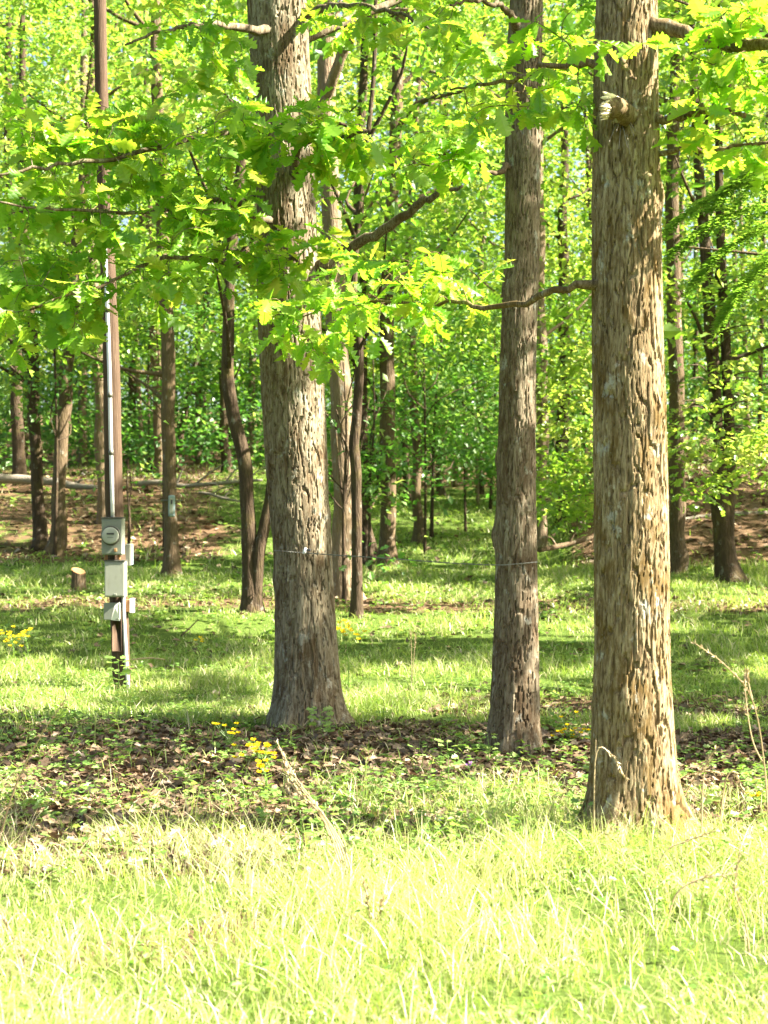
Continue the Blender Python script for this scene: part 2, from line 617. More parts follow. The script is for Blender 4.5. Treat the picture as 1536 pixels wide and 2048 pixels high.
def lit_field(x, y):
    u = x / np.maximum(y, 1)
    e = .9 * (fbm(x * .9, y * .9, 31) - .5)
    ye = y + 2.4 * e
    a = 1 - sstep(6.6, 8.7, ye + 1.1 * sstep(.08, -.16, u) - .1)
    a = np.maximum(a, .14)
    b1 = sstep(12.3, 13.0, ye) * (1 - sstep(16.3, 17.2, ye))
    a = np.maximum(a, b1 * np.where(u < .1, .86, .45))
    b2 = sstep(20.2, 20.8, ye) * (1 - sstep(24, 25, ye))
    a = np.maximum(a, b2 * .75)
    a = np.maximum(a, .36 * sstep(25, 27, ye) * (1 - .45 * sstep(30, 36, ye)))
    # the sunny right flank of the foreground tree
    a = np.maximum(a, .8 * np.exp(-((x - 2.0) / .7) ** 2 - ((y - 8.6) / .7) ** 2))
    return a


def sun_keep(p):
    """which leaves stay: crowns are cut open so sun falls on chosen patches"""
    g = p.copy()
    for _ in range(2):
        z = GZ(g[:, 0], g[:, 1])
        g = p - S * ((p[:, 2] - z) / S[2])[:, None]
    n = .62 * vnoise(g[:, 0] * 1.25, g[:, 1] * 1.25, 77) + .38 * vnoise(g[:, 0] * 3.3, g[:, 1] * 3.3, 78)
    n = np.clip((n - .5) * 1.55 + .5, .02, .97)
    keep = lit_field(g[:, 0], g[:, 1]) < n
    for q, r in zip(LP, LR):
        w = p - q
        t = w @ S
        dist2 = (w ** 2).sum(1) - t ** 2
        keep &= ~((t > .9) & (dist2 < r * r))
    return keep


# ------------------------------------------------------------------ leaves
def template(kind):
    if kind == 'diamond':
        V = np.array([[0, 0, 0], [.33, .45, .07], [0, 1, -.06], [-.33, .5, .07]])
        return V, np.array([[0, 1, 2], [0, 2, 3]])
    if kind == 'lobed':
        V = np.array([[0, 0, 0], [.30, .30, .05], [.16, .48, .02], [.36, .70, .05], [0, 1, -.10], [-.36, .68, .05], [-.16, .5, .02], [-.30, .32, .05]])
        return V, np.array([[0, 1, 2], [0, 2, 4], [2, 3, 4], [0, 4, 6], [6, 4, 5], [0, 6, 7]])
    t = np.array([0, .10, .17, .25, .33, .42, .50, .60, .69, .79, .87, .94, 1.0])
    w = np.array([.012, .014, .08, .15, .09, .235, .12, .33, .15, .29, .13, .15, .03])
    V, Q = [], []
    for k, (a, b) in enumerate(zip(t, w)):
        fl = 1 if k % 2 else .6
        dz = -.22 * a * a
        off = .05 if k in (5, 7, 9) else 0
        V += [[-b, a + off, dz + .28 * b * fl], [0, a, dz], [b, a + off, dz + .28 * b * fl]]
        if k:
            i = 3 * k
            Q += [[i - 3, i - 2, i + 1, i], [i - 2, i - 1, i + 2, i + 1]]
    return np.array(V), np.array(Q)


TPL = {k: template(k) for k in ('diamond', 'lobed', 'oak')}


def leaf_frames(axis, nrm):
    y = norm(axis)
    z = norm(nrm - y * (nrm * y).sum(-1, keepdims=True))
    x = np.cross(y, z)
    return x, y, z


def leaf_batch(mb, pos, axis, nrm, size, rnd, kind='diamond', wid=1.0):
    if not len(pos):
        return
    tv, tf = TPL[kind]
    x, y, z = leaf_frames(axis, nrm)
    s = size[:, None, None]
    V = pos[:, None] + s * (wid * tv[None, :, 0:1] * x[:, None] + tv[None, :, 1:2] * y[:, None] + tv[None, :, 2:3] * z[:, None])
    f = tf[None] + (np.arange(len(pos)) * len(tv))[:, None, None]
    mb.add(V.reshape(-1, 3), [f.reshape(-1, tf.shape[1])], np.repeat(rnd, len(tf)))


def clump_leaves(mb, C, rc, nl, ls, kind='diamond', flat=.38, sun_cull=True, shift=0.0):
    """sprays of leaves round the clump centres C"""
    n = len(C)
    if not n:
        return 0
    nl = np.broadcast_to(nl, (n,)).astype(int)
    idx = np.repeat(np.arange(n), nl)
    m = len(idx)
    off = rng.normal(size=(m, 3)) * .5
    off[:, 2] *= flat
    rr = np.broadcast_to(rc, (n,))[idx]
    pos = C[idx] + off * rr[:, None]
    pos[:, 2] -= .18 * rr * (off[:, 0] ** 2 + off[:, 1] ** 2) * 1.5
    out = norm(off * np.array([1, 1, .3]))
    axis = out + rng.normal(size=(m, 3)) * .55
    axis[:, 2] -= .25
    nr = np.array([0, 0, 1.0]) + rng.normal(size=(m, 3)) * .42
    size = np.broadcast_to(ls, (n,))[idx] * rng.uniform(.5, 1.3, m)
    tone = hsh(np.arange(n), np.full(n, int(C[0, 1] * 100)), 4)[idx]
    rnd = np.clip(.62 * tone + .5 * rng.random(m) - .08 + shift, 0, 1)
    if sun_cull:
        k = sun_keep(pos)
        pos, axis, nr, size, rnd = pos[k], axis[k], nr[k], size[k], rnd[k]
    leaf_batch(mb, pos, axis, nr, size, rnd, kind)
    return len(pos)


NLEAF = [0]


def make_crown(mb, wood, axis_pts, z0, z1, R, n, seed, nl=70, ls=.15, kind='diamond', cull=True, shift=0.0, flat=.38, shape='oval', limbs=9, rl=.05):
    """clumps round the trunk line between z0 and z1, and limbs that carry them"""
    r_ = np.random.default_rng(seed)
    n = int(n * .74)
    h = r_.random(n)
    if shape == 'oval':
        prof = .45 + .55 * np.sin(np.pi * np.clip(.12 + .88 * h, 0, 1)) ** .8
    else:
        prof = 1.0 - .65 * h
    rad = R * prof * r_.random(n) ** .6
    th = r_.random(n) * 2 * np.pi
    z = z0 + (z1 - z0) * h
    ax = np.stack([np.interp(z, axis_pts[:, 2], axis_pts[:, 0]), np.interp(z, axis_pts[:, 2], axis_pts[:, 1])], -1)
    C = np.stack([ax[:, 0] + rad * np.cos(th), ax[:, 1] + rad * np.sin(th), z], -1)
    C[:, 2] = np.maximum(C[:, 2], GZ(C[:, 0], C[:, 1]) + .5)
    px, py = pix(C)
    C = C[C[:, 1] > 4.5]
    px, py = pix(C)
    near = (px > -140) & (px < 1680) & (py > -160)
    rc = r_.uniform(.5, 1.1, len(C))
    shift = shift + r_.uniform(-.22, .18)
    k = 0
    if near.any():
        k += clump_leaves(mb, C[near], rc[near], (nl * rc[near] ** 1.5 * 1.75), ls, kind, flat, cull, shift)
    if (~near).any():
        k += clump_leaves(mb, C[~near], rc[~near] * 1.25, np.maximum(nl * .28, 12), ls * 1.9, 'diamond', flat, cull, shift)
    NLEAF[0] += k
    if wood is not None and limbs:
        for i in r_.choice(len(C), min(limbs, len(C)), replace=False):
            c = C[i]
            zb = max(z0 * .8 + .2 * axis_pts[0, 2], c[2] - r_.uniform(.5, 1.6))
            b = np.array([np.interp(zb, axis_pts[:, 2], axis_pts[:, 0]), np.interp(zb, axis_pts[:, 2], axis_pts[:, 1]), zb])
            m1 = b * .6 + c * .4 + r_.normal(size=3) * .15
            p = spline(np.array([b, m1, c]), 7)
            wood.add(*tube(p, np.linspace(rl, .012, 7), 5, 0, cap=False))


# ------------------------------------------------------------------ trees of the wood behind
def trunk_tube(pts_px, d, extra_top, seed, sides=14, rows=60, flare=1.0, slant=0.0):
    """trunk through photo pixels (px, py, width) at the depth d"""
    ctrl = []
    for (px, py, w) in pts_px:
        p = P(px, py, d)
        ctrl.append([*p, w / 2 / F * d])
    ctrl = np.array(ctrl)
    ctrl[0, 2] = GZ(ctrl[0, 0], ctrl[0, 1]) - .12
    if extra_top:
        dirv = norm(ctrl[-1, :3] - ctrl[-2, :3])
        top = ctrl[-1, :3] + dirv * extra_top / 2 + np.array([.1, .1, 0])
        ctrl = np.vstack([ctrl, [*top, ctrl[-1, 3] * .7], [*(top + np.array([dirv[0] * .4, 0, 1]) * extra_top / 2), .03]])
    path = spline(ctrl, rows)
    h = path[:, 2] - path[0, 2]
    r = np.maximum(path[:, 3], .012) * (1 + flare * .55 * np.exp(-h / .22))
    i = np.arange(rows)
    wob = np.stack([vnoise(i * .22, np.full(rows, seed * 1.7), 3) - .5, vnoise(i * .22, np.full(rows, seed * 2.3), 4) - .5, 0 * i], -1)
    P3 = path[:, :3] + wob * r[:, None] * .7
    th = np.linspace(0, 2 * np.pi, sides, endpoint=False)
    ii, jj = np.meshgrid(i, np.arange(sides), indexing='ij')
    bumpy = 1 + .10 * (vnoise(ii * .9, jj * .9 + seed * 13, 9) - .5) + .12 * (np.exp(-h / .3))[:, None] * np.cos(jj * 2 * np.pi / sides * 4 + seed)
    V, f = tube(P3, r, sides)
    core = V[:rows * sides].reshape(rows, sides, 3)
    core = P3[:, None] + (core - P3[:, None]) * bumpy[..., None]
    V[:rows * sides] = core.reshape(-1, 3)
    return V, f, path


TREE_N = [0]


def wood_tree(name, label, pts, d=None, extra=8.0, bark=None, crown=(3.5, 13, 3.0, 70), group=None, stems=(), limbs=(), leaf=None, ls=.165, nl=64, cat='tree', shift=0.0, sides=14, rows=60, kind='diamond', nlimb=8, low=()):
    TREE_N[0] += 1
    seed = TREE_N[0]
    if d is None:
        d = ground_at(pts[0][0], pts[0][1])
    V, f, path = trunk_tube(pts, d, extra, seed, sides, rows)
    L = np.array([path[0, 0], path[0, 1], float(GZ(path[0, 0], path[0, 1]))])
    root = thing(name, L, label, cat, group)
    wood = MB().add(V, f)
    for st in stems:
        V2, f2, _ = trunk_tube(st, d, 5.0, seed + 50, 12, 50, flare=0)
        wood.add(V2, f2)
    if crown:
        z0, z1, R, n = crown
        mb = MB()
        make_crown(mb, wood, path, L[2] + z0, L[2] + z1, R, n, seed, nl, ls, kind, True, shift, limbs=nlimb, rl=min(.05, path[0, 3] * .4))
        for (x0, x1, y0, y1, d0, d1, nn) in low:        # low boughs
            C = np.array([P(random.uniform(x0, x1), random.uniform(y0, y1), random.uniform(d0, d1)) for _ in range(nn)])
            clump_leaves(mb, C, rng.uniform(.35, .7, nn), 50, .13, 'lobed', .32, True, .12)
            for c in C[::3]:
                zb = c[2] + .2
                b = np.array([np.interp(zb, path[:, 2], path[:, 0]), np.interp(zb, path[:, 2], path[:, 1]), zb])
                wood.add(*tube(spline([b, b * .5 + c * .5 + [0, 0, .12], c], 8), np.linspace(.018, .005, 8), 5, cap=False))
        link('crown', mb.mesh('crown', L, False), leaf or M_CAN, root)
    link('trunk', wood.mesh('trunk', L), bark or M_BARK_MID, root)
    for lb in limbs:
        c = np.array([[*P(a, b, d + e), w / 2 / F * d] for a, b, e, w in lb])
        pp = spline(c, 16)
        mb2 = MB().add(*tube(pp[:, :3], pp[:, 3], 8, .08, seed))
        r_ = np.random.default_rng(seed + len(lb))
        for k in (7, 10, 13):
            e_ = pp[k, :3] + r_.normal(size=3) * [.5, .4, .35] + [0, 0, .3]
            mb2.add(*tube(spline([pp[k, :3], pp[k, :3] * .5 + e_ * .5 + [0, 0, .08], e_], 6), np.linspace(pp[k, 3] * .5, .006, 6), 5, cap=False))
        link('branch', mb2.mesh('branch', L), bark or M_BARK_MID, root)
    return root


G = None
wood_tree('forest_tree', 'dark slim tree on the leafy bank at the far left edge', [(38, 950, 27), (34, 800, 24), (28, 600, 22), (22, 420, 20), (16, 250, 18)], 38.5, 5, M_BARK_DARK, (3.4, 14, 3, 105))
wood_tree('forest_tree', 'dark trunk on the left bank, closely beside a leaning paler trunk', [(84, 1095, 32), (76, 1000, 25), (70, 850, 24), (64, 720, 24), (52, 560, 22), (46, 420, 20)], None, 6, M_BARK_DARK, (3.6, 13, 3, 100))
wood_tree('forest_tree', 'mid brown trunk leaning right, foot touching the dark trunk beside it', [(116, 1105, 38), (117, 1000, 28), (122, 880, 28), (130, 770, 27), (140, 660, 25), (150, 500, 22)], None, 6, M_BARK_MID, (3.6, 13, 3, 100))
wood_tree('forest_tree', 'pale tan trunk standing directly behind the utility pole', [(207, 1040, 24), (203, 900, 23), (196, 750, 23), (190, 600, 22), (182, 430, 20), (172, 250, 18)], 33.0, 6, M_BARK_PALE, (3.8, 15, 3.2, 105))
wood_tree('forest_tree', 'straight brown tree carrying a small blue-grey box on its trunk', [(345, 1152, 36), (343, 1050, 27), (338, 900, 27), (336, 760, 28), (332, 600, 27), (322, 380, 25), (312, 150, 23)], None, 5, M_BARK_MID, (3.8, 13, 3.2, 105))
wood_tree('forest_tree', 'brown trunk half hidden behind the tree with the small box', [(318, 962, 21), (316, 850, 21), (314, 760, 22), (306, 600, 20), (296, 400, 18)], 40.5, 6, M_BARK_MID, (3.4, 14, 3, 105))
wood_tree('forest_tree', 'small dark trunk behind the fallen branch, left of the crooked twin tree', [(450, 955, 20), (449, 850, 19), (446, 700, 18), (452, 500, 16)], 42, 6, M_BARK_DARK, (3, 14, 3, 105))
wood_tree('twin_stem_tree', 'crooked dark tree forking low into two stems beside the thick oak',
          [(502, 1224, 44), (497, 1130, 31), (497, 1040, 29), (487, 930, 28), (466, 820, 27), (457, 720, 25), (460, 560, 23), (472, 420, 22), (486, 300, 20)], None, 5, M_BARK_DARK, (3.8, 11, 2.6, 60),
          stems=[[(508, 1170, 26), (516, 1120, 25), (528, 1050, 23), (542, 975, 21), (556, 880, 18), (566, 700, 15)]])
wood_tree('forest_tree', 'grey flaky trunk partly hidden behind the thick oak', [(690, 1196, 60), (686, 1120, 46), (684, 1000, 44), (680, 850, 43), (674, 700, 42), (668, 500, 40), (658, 300, 38), (650, 100, 36)], None, 5, M_BARK_PALE, (4.4, 13, 3.2, 100),
          limbs=[[(650, 205, 0, 24), (672, 140, -.3, 22), (700, 75, -.5, 20), (738, 10, -.8, 17)]])
wood_tree('forest_tree', 'thin blackish trunk with a knobbly bend between the oaks', [(714, 1236, 26), (713, 1120, 21), (714, 1000, 21), (709, 920, 22), (712, 840, 20), (717, 720, 18), (708, 600, 15), (716, 450, 13)], None, 4, M_BARK_DARK, (4.4, 9, 2.2, 36),
          limbs=[[(716, 702, 0, 8), (728, 680, -.2, 7), (742, 655, -.4, 5), (752, 640, -.5, 3)]])
wood_tree('forest_tree', 'dark trunk with flared foot just behind the thin blackish trunk', [(735, 1132, 46), (729, 1050, 29), (726, 950, 27), (724, 800, 26), (722, 600, 24), (720, 400, 22)], None, 6, M_BARK_DARK, (3.8, 14, 3, 105))
wood_tree('forest_tree', 'straight trunk with pale sunlit patches between the two foremost oaks', [(776, 1136, 40), (775, 1050, 31), (774, 900, 31), (774, 750, 30), (776, 600, 28), (784, 420, 26), (792, 230, 24), (798, 80, 22)], None, 5, M_BARK_MID, (4, 13, 3.2, 100),
          limbs=[[(792, 275, 0, 13), (808, 235, -.4, 12), (840, 205, -.7, 11), (890, 190, -1.0, 8), (930, 182, -1.3, 5)]])
wood_tree('forest_tree', 'slender brown trunk in the grassy gap between the oaks', [(838, 1086, 24), (834, 1000, 19), (832, 850, 18), (825, 700, 17), (818, 560, 16), (822, 400, 14)], None, 6, M_BARK_MID, (3.8, 13, 2.8, 90))
wood_tree('forest_tree', 'thin grey tree at the top of the grassy gap', [(880, 985, 16), (881, 880, 15), (884, 760, 15), (890, 600, 14), (888, 400, 13)], 47, 7, M_BARK_MID, (3, 16, 3, 105))
wood_tree('sapling_tree', 'thin black sapling stem growing in the grassy gap', [(864, 1074, 8), (865, 980, 7), (868, 900, 6), (872, 800, 5)], None, 1.5, M_BARK_DARK, (2.2, 4.6, 1.2, 16), nl=60, leaf=M_UND, sides=7, rows=24, nlimb=4)
wood_tree('sapling_tree', 'pale sapling stem in front of the dark gap beside the middle oak', [(955, 990, 7), (954, 920, 6), (950, 850, 5), (948, 780, 4)], 43, 1.5, M_BARK_PALE, (2.2, 5.0, 1.4, 18), nl=60, leaf=M_UND, sides=7, rows=24, nlimb=4)
wood_tree('forest_tree', 'pale straight trunk showing just behind the middle oak', [(1084, 1098, 28), (1084, 1000, 25), (1083, 850, 24), (1082, 650, 23), (1078, 400, 22)], None, 6, M_BARK_PALE, (3.8, 14, 3, 105),
          low=[(1078, 1200, 680, 1030, 25, 28, 60)])
wood_tree('forest_tree', 'broad brown trunk standing just behind the mossy foremost oak', [(1354, 1142, 36), (1354, 1060, 33), (1352, 900, 32), (1350, 700, 30), (1346, 450, 28)], None, 6, M_BARK_MID, (3.6, 13, 3.2, 100))
wood_tree('twin_stem_tree', 'dark tree forking into two stems near the right edge',
          [(1456, 1163, 50), (1450, 1090, 42), (1446, 1010, 40), (1436, 930, 28), (1428, 800, 26), (1420, 620, 25), (1408, 450, 22), (1396, 300, 20)], None, 5, M_BARK_DARK, (4.2, 13, 3, 100),
          stems=[[(1452, 1030, 28), (1462, 940, 24), (1456, 800, 22), (1450, 620, 20), (1442, 450, 18), (1438, 300, 16)]],
          low=[(1345, 1590, 650, 900, 20.0, 23.5, 84), (1335, 1420, 880, 985, 21, 23, 16), (1480, 1590, 860, 990, 21, 23, 22)])
wood_tree('forest_tree', 'dim trunk behind the low foliage between the middle and mossy oaks', [(1128, 1010, 26), (1127, 900, 25), (1130, 760, 24), (1126, 560, 22)], 36, 7, M_BARK_DARK, (3.6, 15, 3, 105))
wood_tree('forest_tree', 'leaning pale trunk among high leaves at the upper left', [(168, 960, 18), (164, 700, 17), (158, 400, 16), (150, 120, 16), (140, 0, 15)], 46, 7, M_BARK_PALE, (4, 18, 3.4, 115))
wood_tree('forest_tree', 'faint trunk rising above the box-bearing tree among upper leaves', [(262, 960, 17), (266, 760, 16), (280, 500, 15), (292, 250, 14)], 48, 7, M_BARK_MID, (3.6, 18, 3.4, 115))
wood_tree('forest_tree', 'dark inclined trunk rising to the right behind the box-bearing tree', [(352, 950, 14), (362, 860, 13), (382, 760, 12), (402, 680, 11), (420, 560, 9)], 42, 4, M_BARK_DARK, (5, 10, 2.4, 30), sides=9, rows=36)

SLOTS = [(-900, 0, 'beyond the left edge'), (0, 60, 'at the left edge'), (60, 150, 'above the two left bank trunks'), (150, 235, 'behind the utility pole'), (235, 320, 'just right of the utility pole'),
         (320, 440, 'behind the box-bearing tree'), (440, 530, 'behind the crooked twin tree'), (530, 650, 'behind the thick left oak'), (650, 730, 'behind the grey flaky trunk'),
         (730, 800, 'behind the sun-patched trunk'), (800, 860, 'behind the slender trunk'), (860, 980, 'in the gap left of the middle oak'), (980, 1085, 'behind the middle oak'),
         (1085, 1185, 'between the middle and mossy oaks'), (1185, 1340, 'behind the mossy oak'), (1340, 1400, 'just right of the mossy oak'), (1400, 1480, 'behind the forked dark tree'),
         (1480, 1540, 'at the right edge'), (1540, 3000, 'beyond the right edge')]
USED = set()


def place_label(head, px, d):
    where = next(t for a, b, t in SLOTS if a <= px < b)
    for w in ('', ', the farther one', ', the farthest one', ', the slightest', ', the dimmest'):
        t = head + ' ' + where + w
        if t not in USED:
            break
    USED.add(t)
    return t


# far trees: only slivers of trunk show between the leaves
far = [(-60, 50), (105, 58), (235, 62), (410, 55), (425, 70), (560, 60), (600, 52), (640, 66), (750, 58), (805, 72), (905, 60), (935, 52), (985, 66), (1050, 55), (1150, 64),
       (1165, 48), (1240, 58), (1300, 70), (1390, 52), (1420, 62), (1500, 46), (1530, 58), (1590, 50), (1620, 66), (10, 66), (330, 74), (55, 44), (215, 52), (285, 45), (395, 47), (470, 52), (500, 47), (630, 46), (700, 44), (760, 48), (815, 45), (910, 50), (960, 47), (1000, 52), (1065, 45), (1110, 50), (1200, 44), (1360, 44), (1480, 52), (1515, 41)]
for i, (px, d) in enumerate(sorted(far, key=lambda t: t[1])):
    w = random.uniform(.12, .28) * F / d
    x0 = px
    sway = random.uniform(-40, 40)
    wood_tree('forest_tree', place_label('distant %s tree glimpsed' % ('dark', 'brown', 'pale')[i % 3], px, d), [(x0, 1000, w), (x0 + sway * .2, 800, w * .9), (x0 + sway * .5, 500, w * .8), (x0 + sway, 150, w * .7)],
              d, 9, [M_BARK_DARK, M_BARK_MID, M_BARK_PALE][i % 3], (2.8, 22, 3.4, 62 if d < 53 else 96), 'distant trees deep in the wood', ls=.22, nl=44, sides=9, rows=34, nlimb=6)

# understory
und = [(690, 21.5, 3.6, .9, .9, 22, 'fresh green sapling clinging close to the grey flaky trunk'),
       (742, 26.5, 3.9, 1.4, 1.1, 22, 'small leafy sapling around the dark flared trunk'),
       (850, 31.0, 5.0, 2.2, 1.7, 36, 'leafy sapling spreading over the grassy gap'),
       (930, 37.0, 6.2, 1.6, 2.0, 44, 'dense green sapling at the back of the grassy gap'),
       (1010, 34.0, 5.8, 1.6, 1.6, 34, 'green sapling mostly hidden behind the middle oak'),
       (330, 30.5, 6.0, 3.4, 1.4, 28, 'bright sapling leaves around the box-bearing trunk'),
       (110, 29.5, 6.0, 3.0, 1.6, 32, 'bright leaves hanging over the two left bank trunks'),
       (258, 30.5, 1.9, .9, .22, 4, 'tiny bright green seedling beside the utility pole')]
for i, (px, d, h, z0, R, n, lab) in enumerate(und):
    x = (px - 768) / F * d
    gz = float(GZ(x, d))
    q = [[x, d, gz + t * h] for t in (0, .35, .7, 1)]
    pts = []
    for k, w_ in zip(q, (.05, .04, .028, .012)):
        a, b = pix(np.array(k))
        pts.append((float(a) + random.uniform(-6, 6) * (w_ < .05), float(b), w_ * 2 * F / d * .7))
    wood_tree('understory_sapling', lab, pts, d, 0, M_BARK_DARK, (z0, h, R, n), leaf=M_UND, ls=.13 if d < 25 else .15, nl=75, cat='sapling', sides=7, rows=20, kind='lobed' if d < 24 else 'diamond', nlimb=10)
for i in range(34):
    d = 41 + 25 * i / 33
    px = -120 + 1780 * ((i * .618) % 1)
    x = (px - 768) / F * d
    gz = float(GZ(x, d))
    h = random.uniform(4.5, 9)
    pts = []
    for t, w_ in ((0, .06), (.4, .05), (.75, .03), (1, .012)):
        a, b = pix(np.array([x + random.uniform(-.2, .2) * (t > 0), d, gz + t * h]))
        pts.append((float(a), float(b), w_ * 2 * F / d * .7))
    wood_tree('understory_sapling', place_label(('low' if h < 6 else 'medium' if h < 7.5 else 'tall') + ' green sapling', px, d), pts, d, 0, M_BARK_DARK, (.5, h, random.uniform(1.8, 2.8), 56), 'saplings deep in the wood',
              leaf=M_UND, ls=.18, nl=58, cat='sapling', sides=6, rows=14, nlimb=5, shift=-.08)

# trees that stand beside the view and shade the clearing
side = [(6.8, 11.2), (10.5, 13.5), (6.4, 17.5), (13.5, 11.5), (11, 20), (16, 16.5), (8.8, 25), (14.5, 26), (20, 21), (11.5, 32), (17, 34), (22, 29), (14, 41), (21, 42), (-9.5, 19), (-13, 30), (-8, 12.5)]
for i, (x, y) in enumerate(side):
    gz = float(GZ(x, y))
    pts = []
    for t, w_ in ((0, .42), (.1, .34), (.5, .28), (1, .2)):
        a, b = pix(np.array([x + random.uniform(-.2, .2) * (t > 0), y, gz + t * 8]))
        pts.append((float(a), float(b), w_ * F / y))
    wood_tree('side_oak_tree', 'tall oak standing beside the clearing, outside the picture', pts, y, 8, M_BARK_MID, (4.2, 15.5, 4.0, 330), 'oaks beside the clearing', leaf=M_CAN, ls=.15, nl=66, sides=12, rows=40, nlimb=14)

# ------------------------------------------------------------------ the three foremost oaks
def oak_trunk(outline, d, seed, nu, cell_w, cell_h, depth, flare, lobes, top_z=15.0, dz=.016):
    """plated bark trunk; outline = (py, px_left, px_right) from the foot upwards"""
    ctrl = []
    for py, a, b in outline:
        p = P((a + b) / 2, py, d)
        ctrl.append([p[2], p[0], (b - a) / 2 / F * d])
    ctrl = np.array(ctrl)
    zt = ctrl[-1, 0]
    slope = (ctrl[-1, 1] - ctrl[-3, 1]) / (ctrl[-1, 0] - ctrl[-3, 0])
    zs = np.concatenate([np.arange(-.15, zt + .1, dz), np.linspace(zt + .1, top_z, 40)[1:]])
    cx = np.interp(zs, np.append(ctrl[:, 0], top_z), np.append(ctrl[:, 1], ctrl[-1, 1] + slope * (top_z - zt) * .6))
    rr = np.interp(zs, np.append(ctrl[:, 0], top_z), np.append(ctrl[:, 2], .05))
    ker = np.hanning(41)
    ker /= ker.sum()
    pad = lambda a: np.convolve(np.pad(a, 20, 'edge'), ker, 'valid')
    n_f = len(zs) - 39
    cx[:n_f], rr[:n_f] = pad(cx[:n_f]), pad(rr[:n_f])
    th = np.linspace(0, 2 * np.pi, nu, endpoint=False)
    th = th + .55 * np.cos(th)          # closer rings of points on the side that shows
    Z, T = np.meshgrid(zs, th, indexing='ij')
    R = np.repeat(rr[:, None], nu, 1)
    rm = float(np.median(rr[:n_f]))
    nc = max(8, int(round(2 * np.pi * rm / cell_w)))
    def cells(nc_, ch, sd, warp):
        u = (T / (2 * np.pi)) * nc_ + warp * (.55 * np.sin(T + Z * 1.1 + sd) + .45 * np.sin(2 * T - Z * 1.7 + sd * 2) + .30 * np.sin(3 * T + Z * 5.3 + sd)) \
            + 1.5 * (fbm(np.cos(T) * 5 + 11, Z * 5 + np.sin(T) * 5, sd + 5, 3) - .5)
        v = Z / ch
        iu = np.floor(u)
        F1 = np.full(u.shape, 9.)
        F2 = np.full(u.shape, 9.)
        idv = np.zeros(u.shape)
        vc = np.zeros(u.shape)
        for du in (-1, 0, 1):
            a = iu + du
            aw = np.mod(a, nc_)
            vo = v + hsh(aw, aw * 0 + 3, sd + 9) * 7
            iv = np.floor(vo)
            for dv in (-1, 0, 1):
                b = iv + dv
                cu, cv = a + .25 + .5 * hsh(aw, b, sd), b + hsh(aw, b, sd + 7)
                dd = (np.abs((u - cu) * 1.25) ** 3 + np.abs((vo - cv) * .95) ** 3) ** (1 / 3)
                m = dd < F1
                F2 = np.where(m, F1, np.minimum(F2, dd))
                idv = np.where(m, hsh(aw, b, sd + 21), idv)
                vc = np.where(m, vo - cv, vc)
                F1 = np.where(m, dd, F1)
        return F2 - F1, idv, vc
    e1, id1, vc1 = cells(nc, cell_h, seed, 1.0)
    e2, id2, vc2 = cells(int(nc * 2.2), cell_h * .42, seed + 31, 1.6)
    kx = np.cos(T) * 2.0
    ky = np.sin(T) * 2.0
    fine = vnoise(T / (2 * np.pi) * nc * 5 % (nc * 5), Z * 30, 40 + seed)
    low = np.sin(2 * T + Z * 1.3 + seed) * .5 + np.sin(3 * T - Z * 1.9 + seed) * .5
    rough = .5 + 1.0 * vnoise(kx + 7, Z * 1.8 + ky, seed + 3)
    p1, p2 = sstep(0.03, .11, e1), sstep(0.0, .09, e2)
    shed = sstep(.56, .62, fbm(kx * 1.3 + 3, Z * 1.7 + ky * 1.3, seed + 60) + .25 * (id1 - .5))      # old plates fallen off
    fine2 = fbm(np.cos(T) * 40 * rm / .25, Z * 45 + np.sin(T) * 40 * rm / .25, seed + 44, 2)
    disp = (.8 + .5 * (rough - .8)) * depth * ((p1 - 1) * 1.15 + (p2 - 1) * .22) + depth * (.34 * (id1 - .5) + .26 * (id2 - .5) - .16 * vc1 - .10 * vc2) * p1 \
        - shed * depth * .35 + (fine2 - .5) * depth * .16 + low * rm * .02
    idv = np.clip(.55 * id1 + .45 * id2 - .42 * shed, 0, 1)
    fl = np.exp(-np.clip(Z + .02, 0, 9) / flare[1]) * flare[0]
    lob = .3 + 0 * T
    rb = np.random.default_rng(seed + 400)
    for a0 in np.concatenate([[-.12, -1.1, -2.2, -3.0], rb.uniform(.3, 2.8, 2)]):
        a0 = a0 + rb.uniform(-.2, .2)
        dt = np.mod(T - a0 + np.pi, 2 * np.pi) - np.pi
        lob = lob + rb.uniform(.5, 1.25) * np.exp(-(dt / rb.uniform(.16, .34)) ** 2) * np.exp(-np.clip(Z, 0, 9) / rb.uniform(.12, .5))
    R = R + fl * lob + disp
    # knots
    r_ = np.random.default_rng(seed)
    for _ in range(7):
        t0, z0, s0 = r_.uniform(0, 6.28), r_.uniform(.5, 5), r_.uniform(.05, .09)
        dt = (np.mod(T - t0 + np.pi, 2 * np.pi) - np.pi) * rm
        R = R + .022 * np.exp(-(dt ** 2 + (Z - z0) ** 2 * .6) / s0 ** 2)
    X = cx[:, None] + R * np.cos(T)
    Y = d + R * np.sin(T)
    V = np.stack([X, Y, Z], -1).reshape(-1, 3)
    n = len(zs)
    i, j = np.meshgrid(np.arange(n - 1), np.arange(nu), indexing='ij')
    k = (j + 1) % nu
    q = np.stack([i * nu + j, i * nu + k, (i + 1) * nu + k, (i + 1) * nu + j], -1).reshape(-1, 4)
    axis = np.stack([cx, np.full(n, d), zs, rr], -1)
    return V, q, idv.ravel(), axis


OAK_LEAF_ME = [mk('oak_leaf', (TPL['oak'][0] * np.array([s_, 1, c_]) + np.array([0, 0, 0])), [TPL['oak'][1]], False) for s_, c_ in ((1, 1), (1.12, .3), (.9, 1.7), (1.05, -.6))]
for me_ in OAK_LEAF_ME:
    me_.materials.append(M_OAKO)


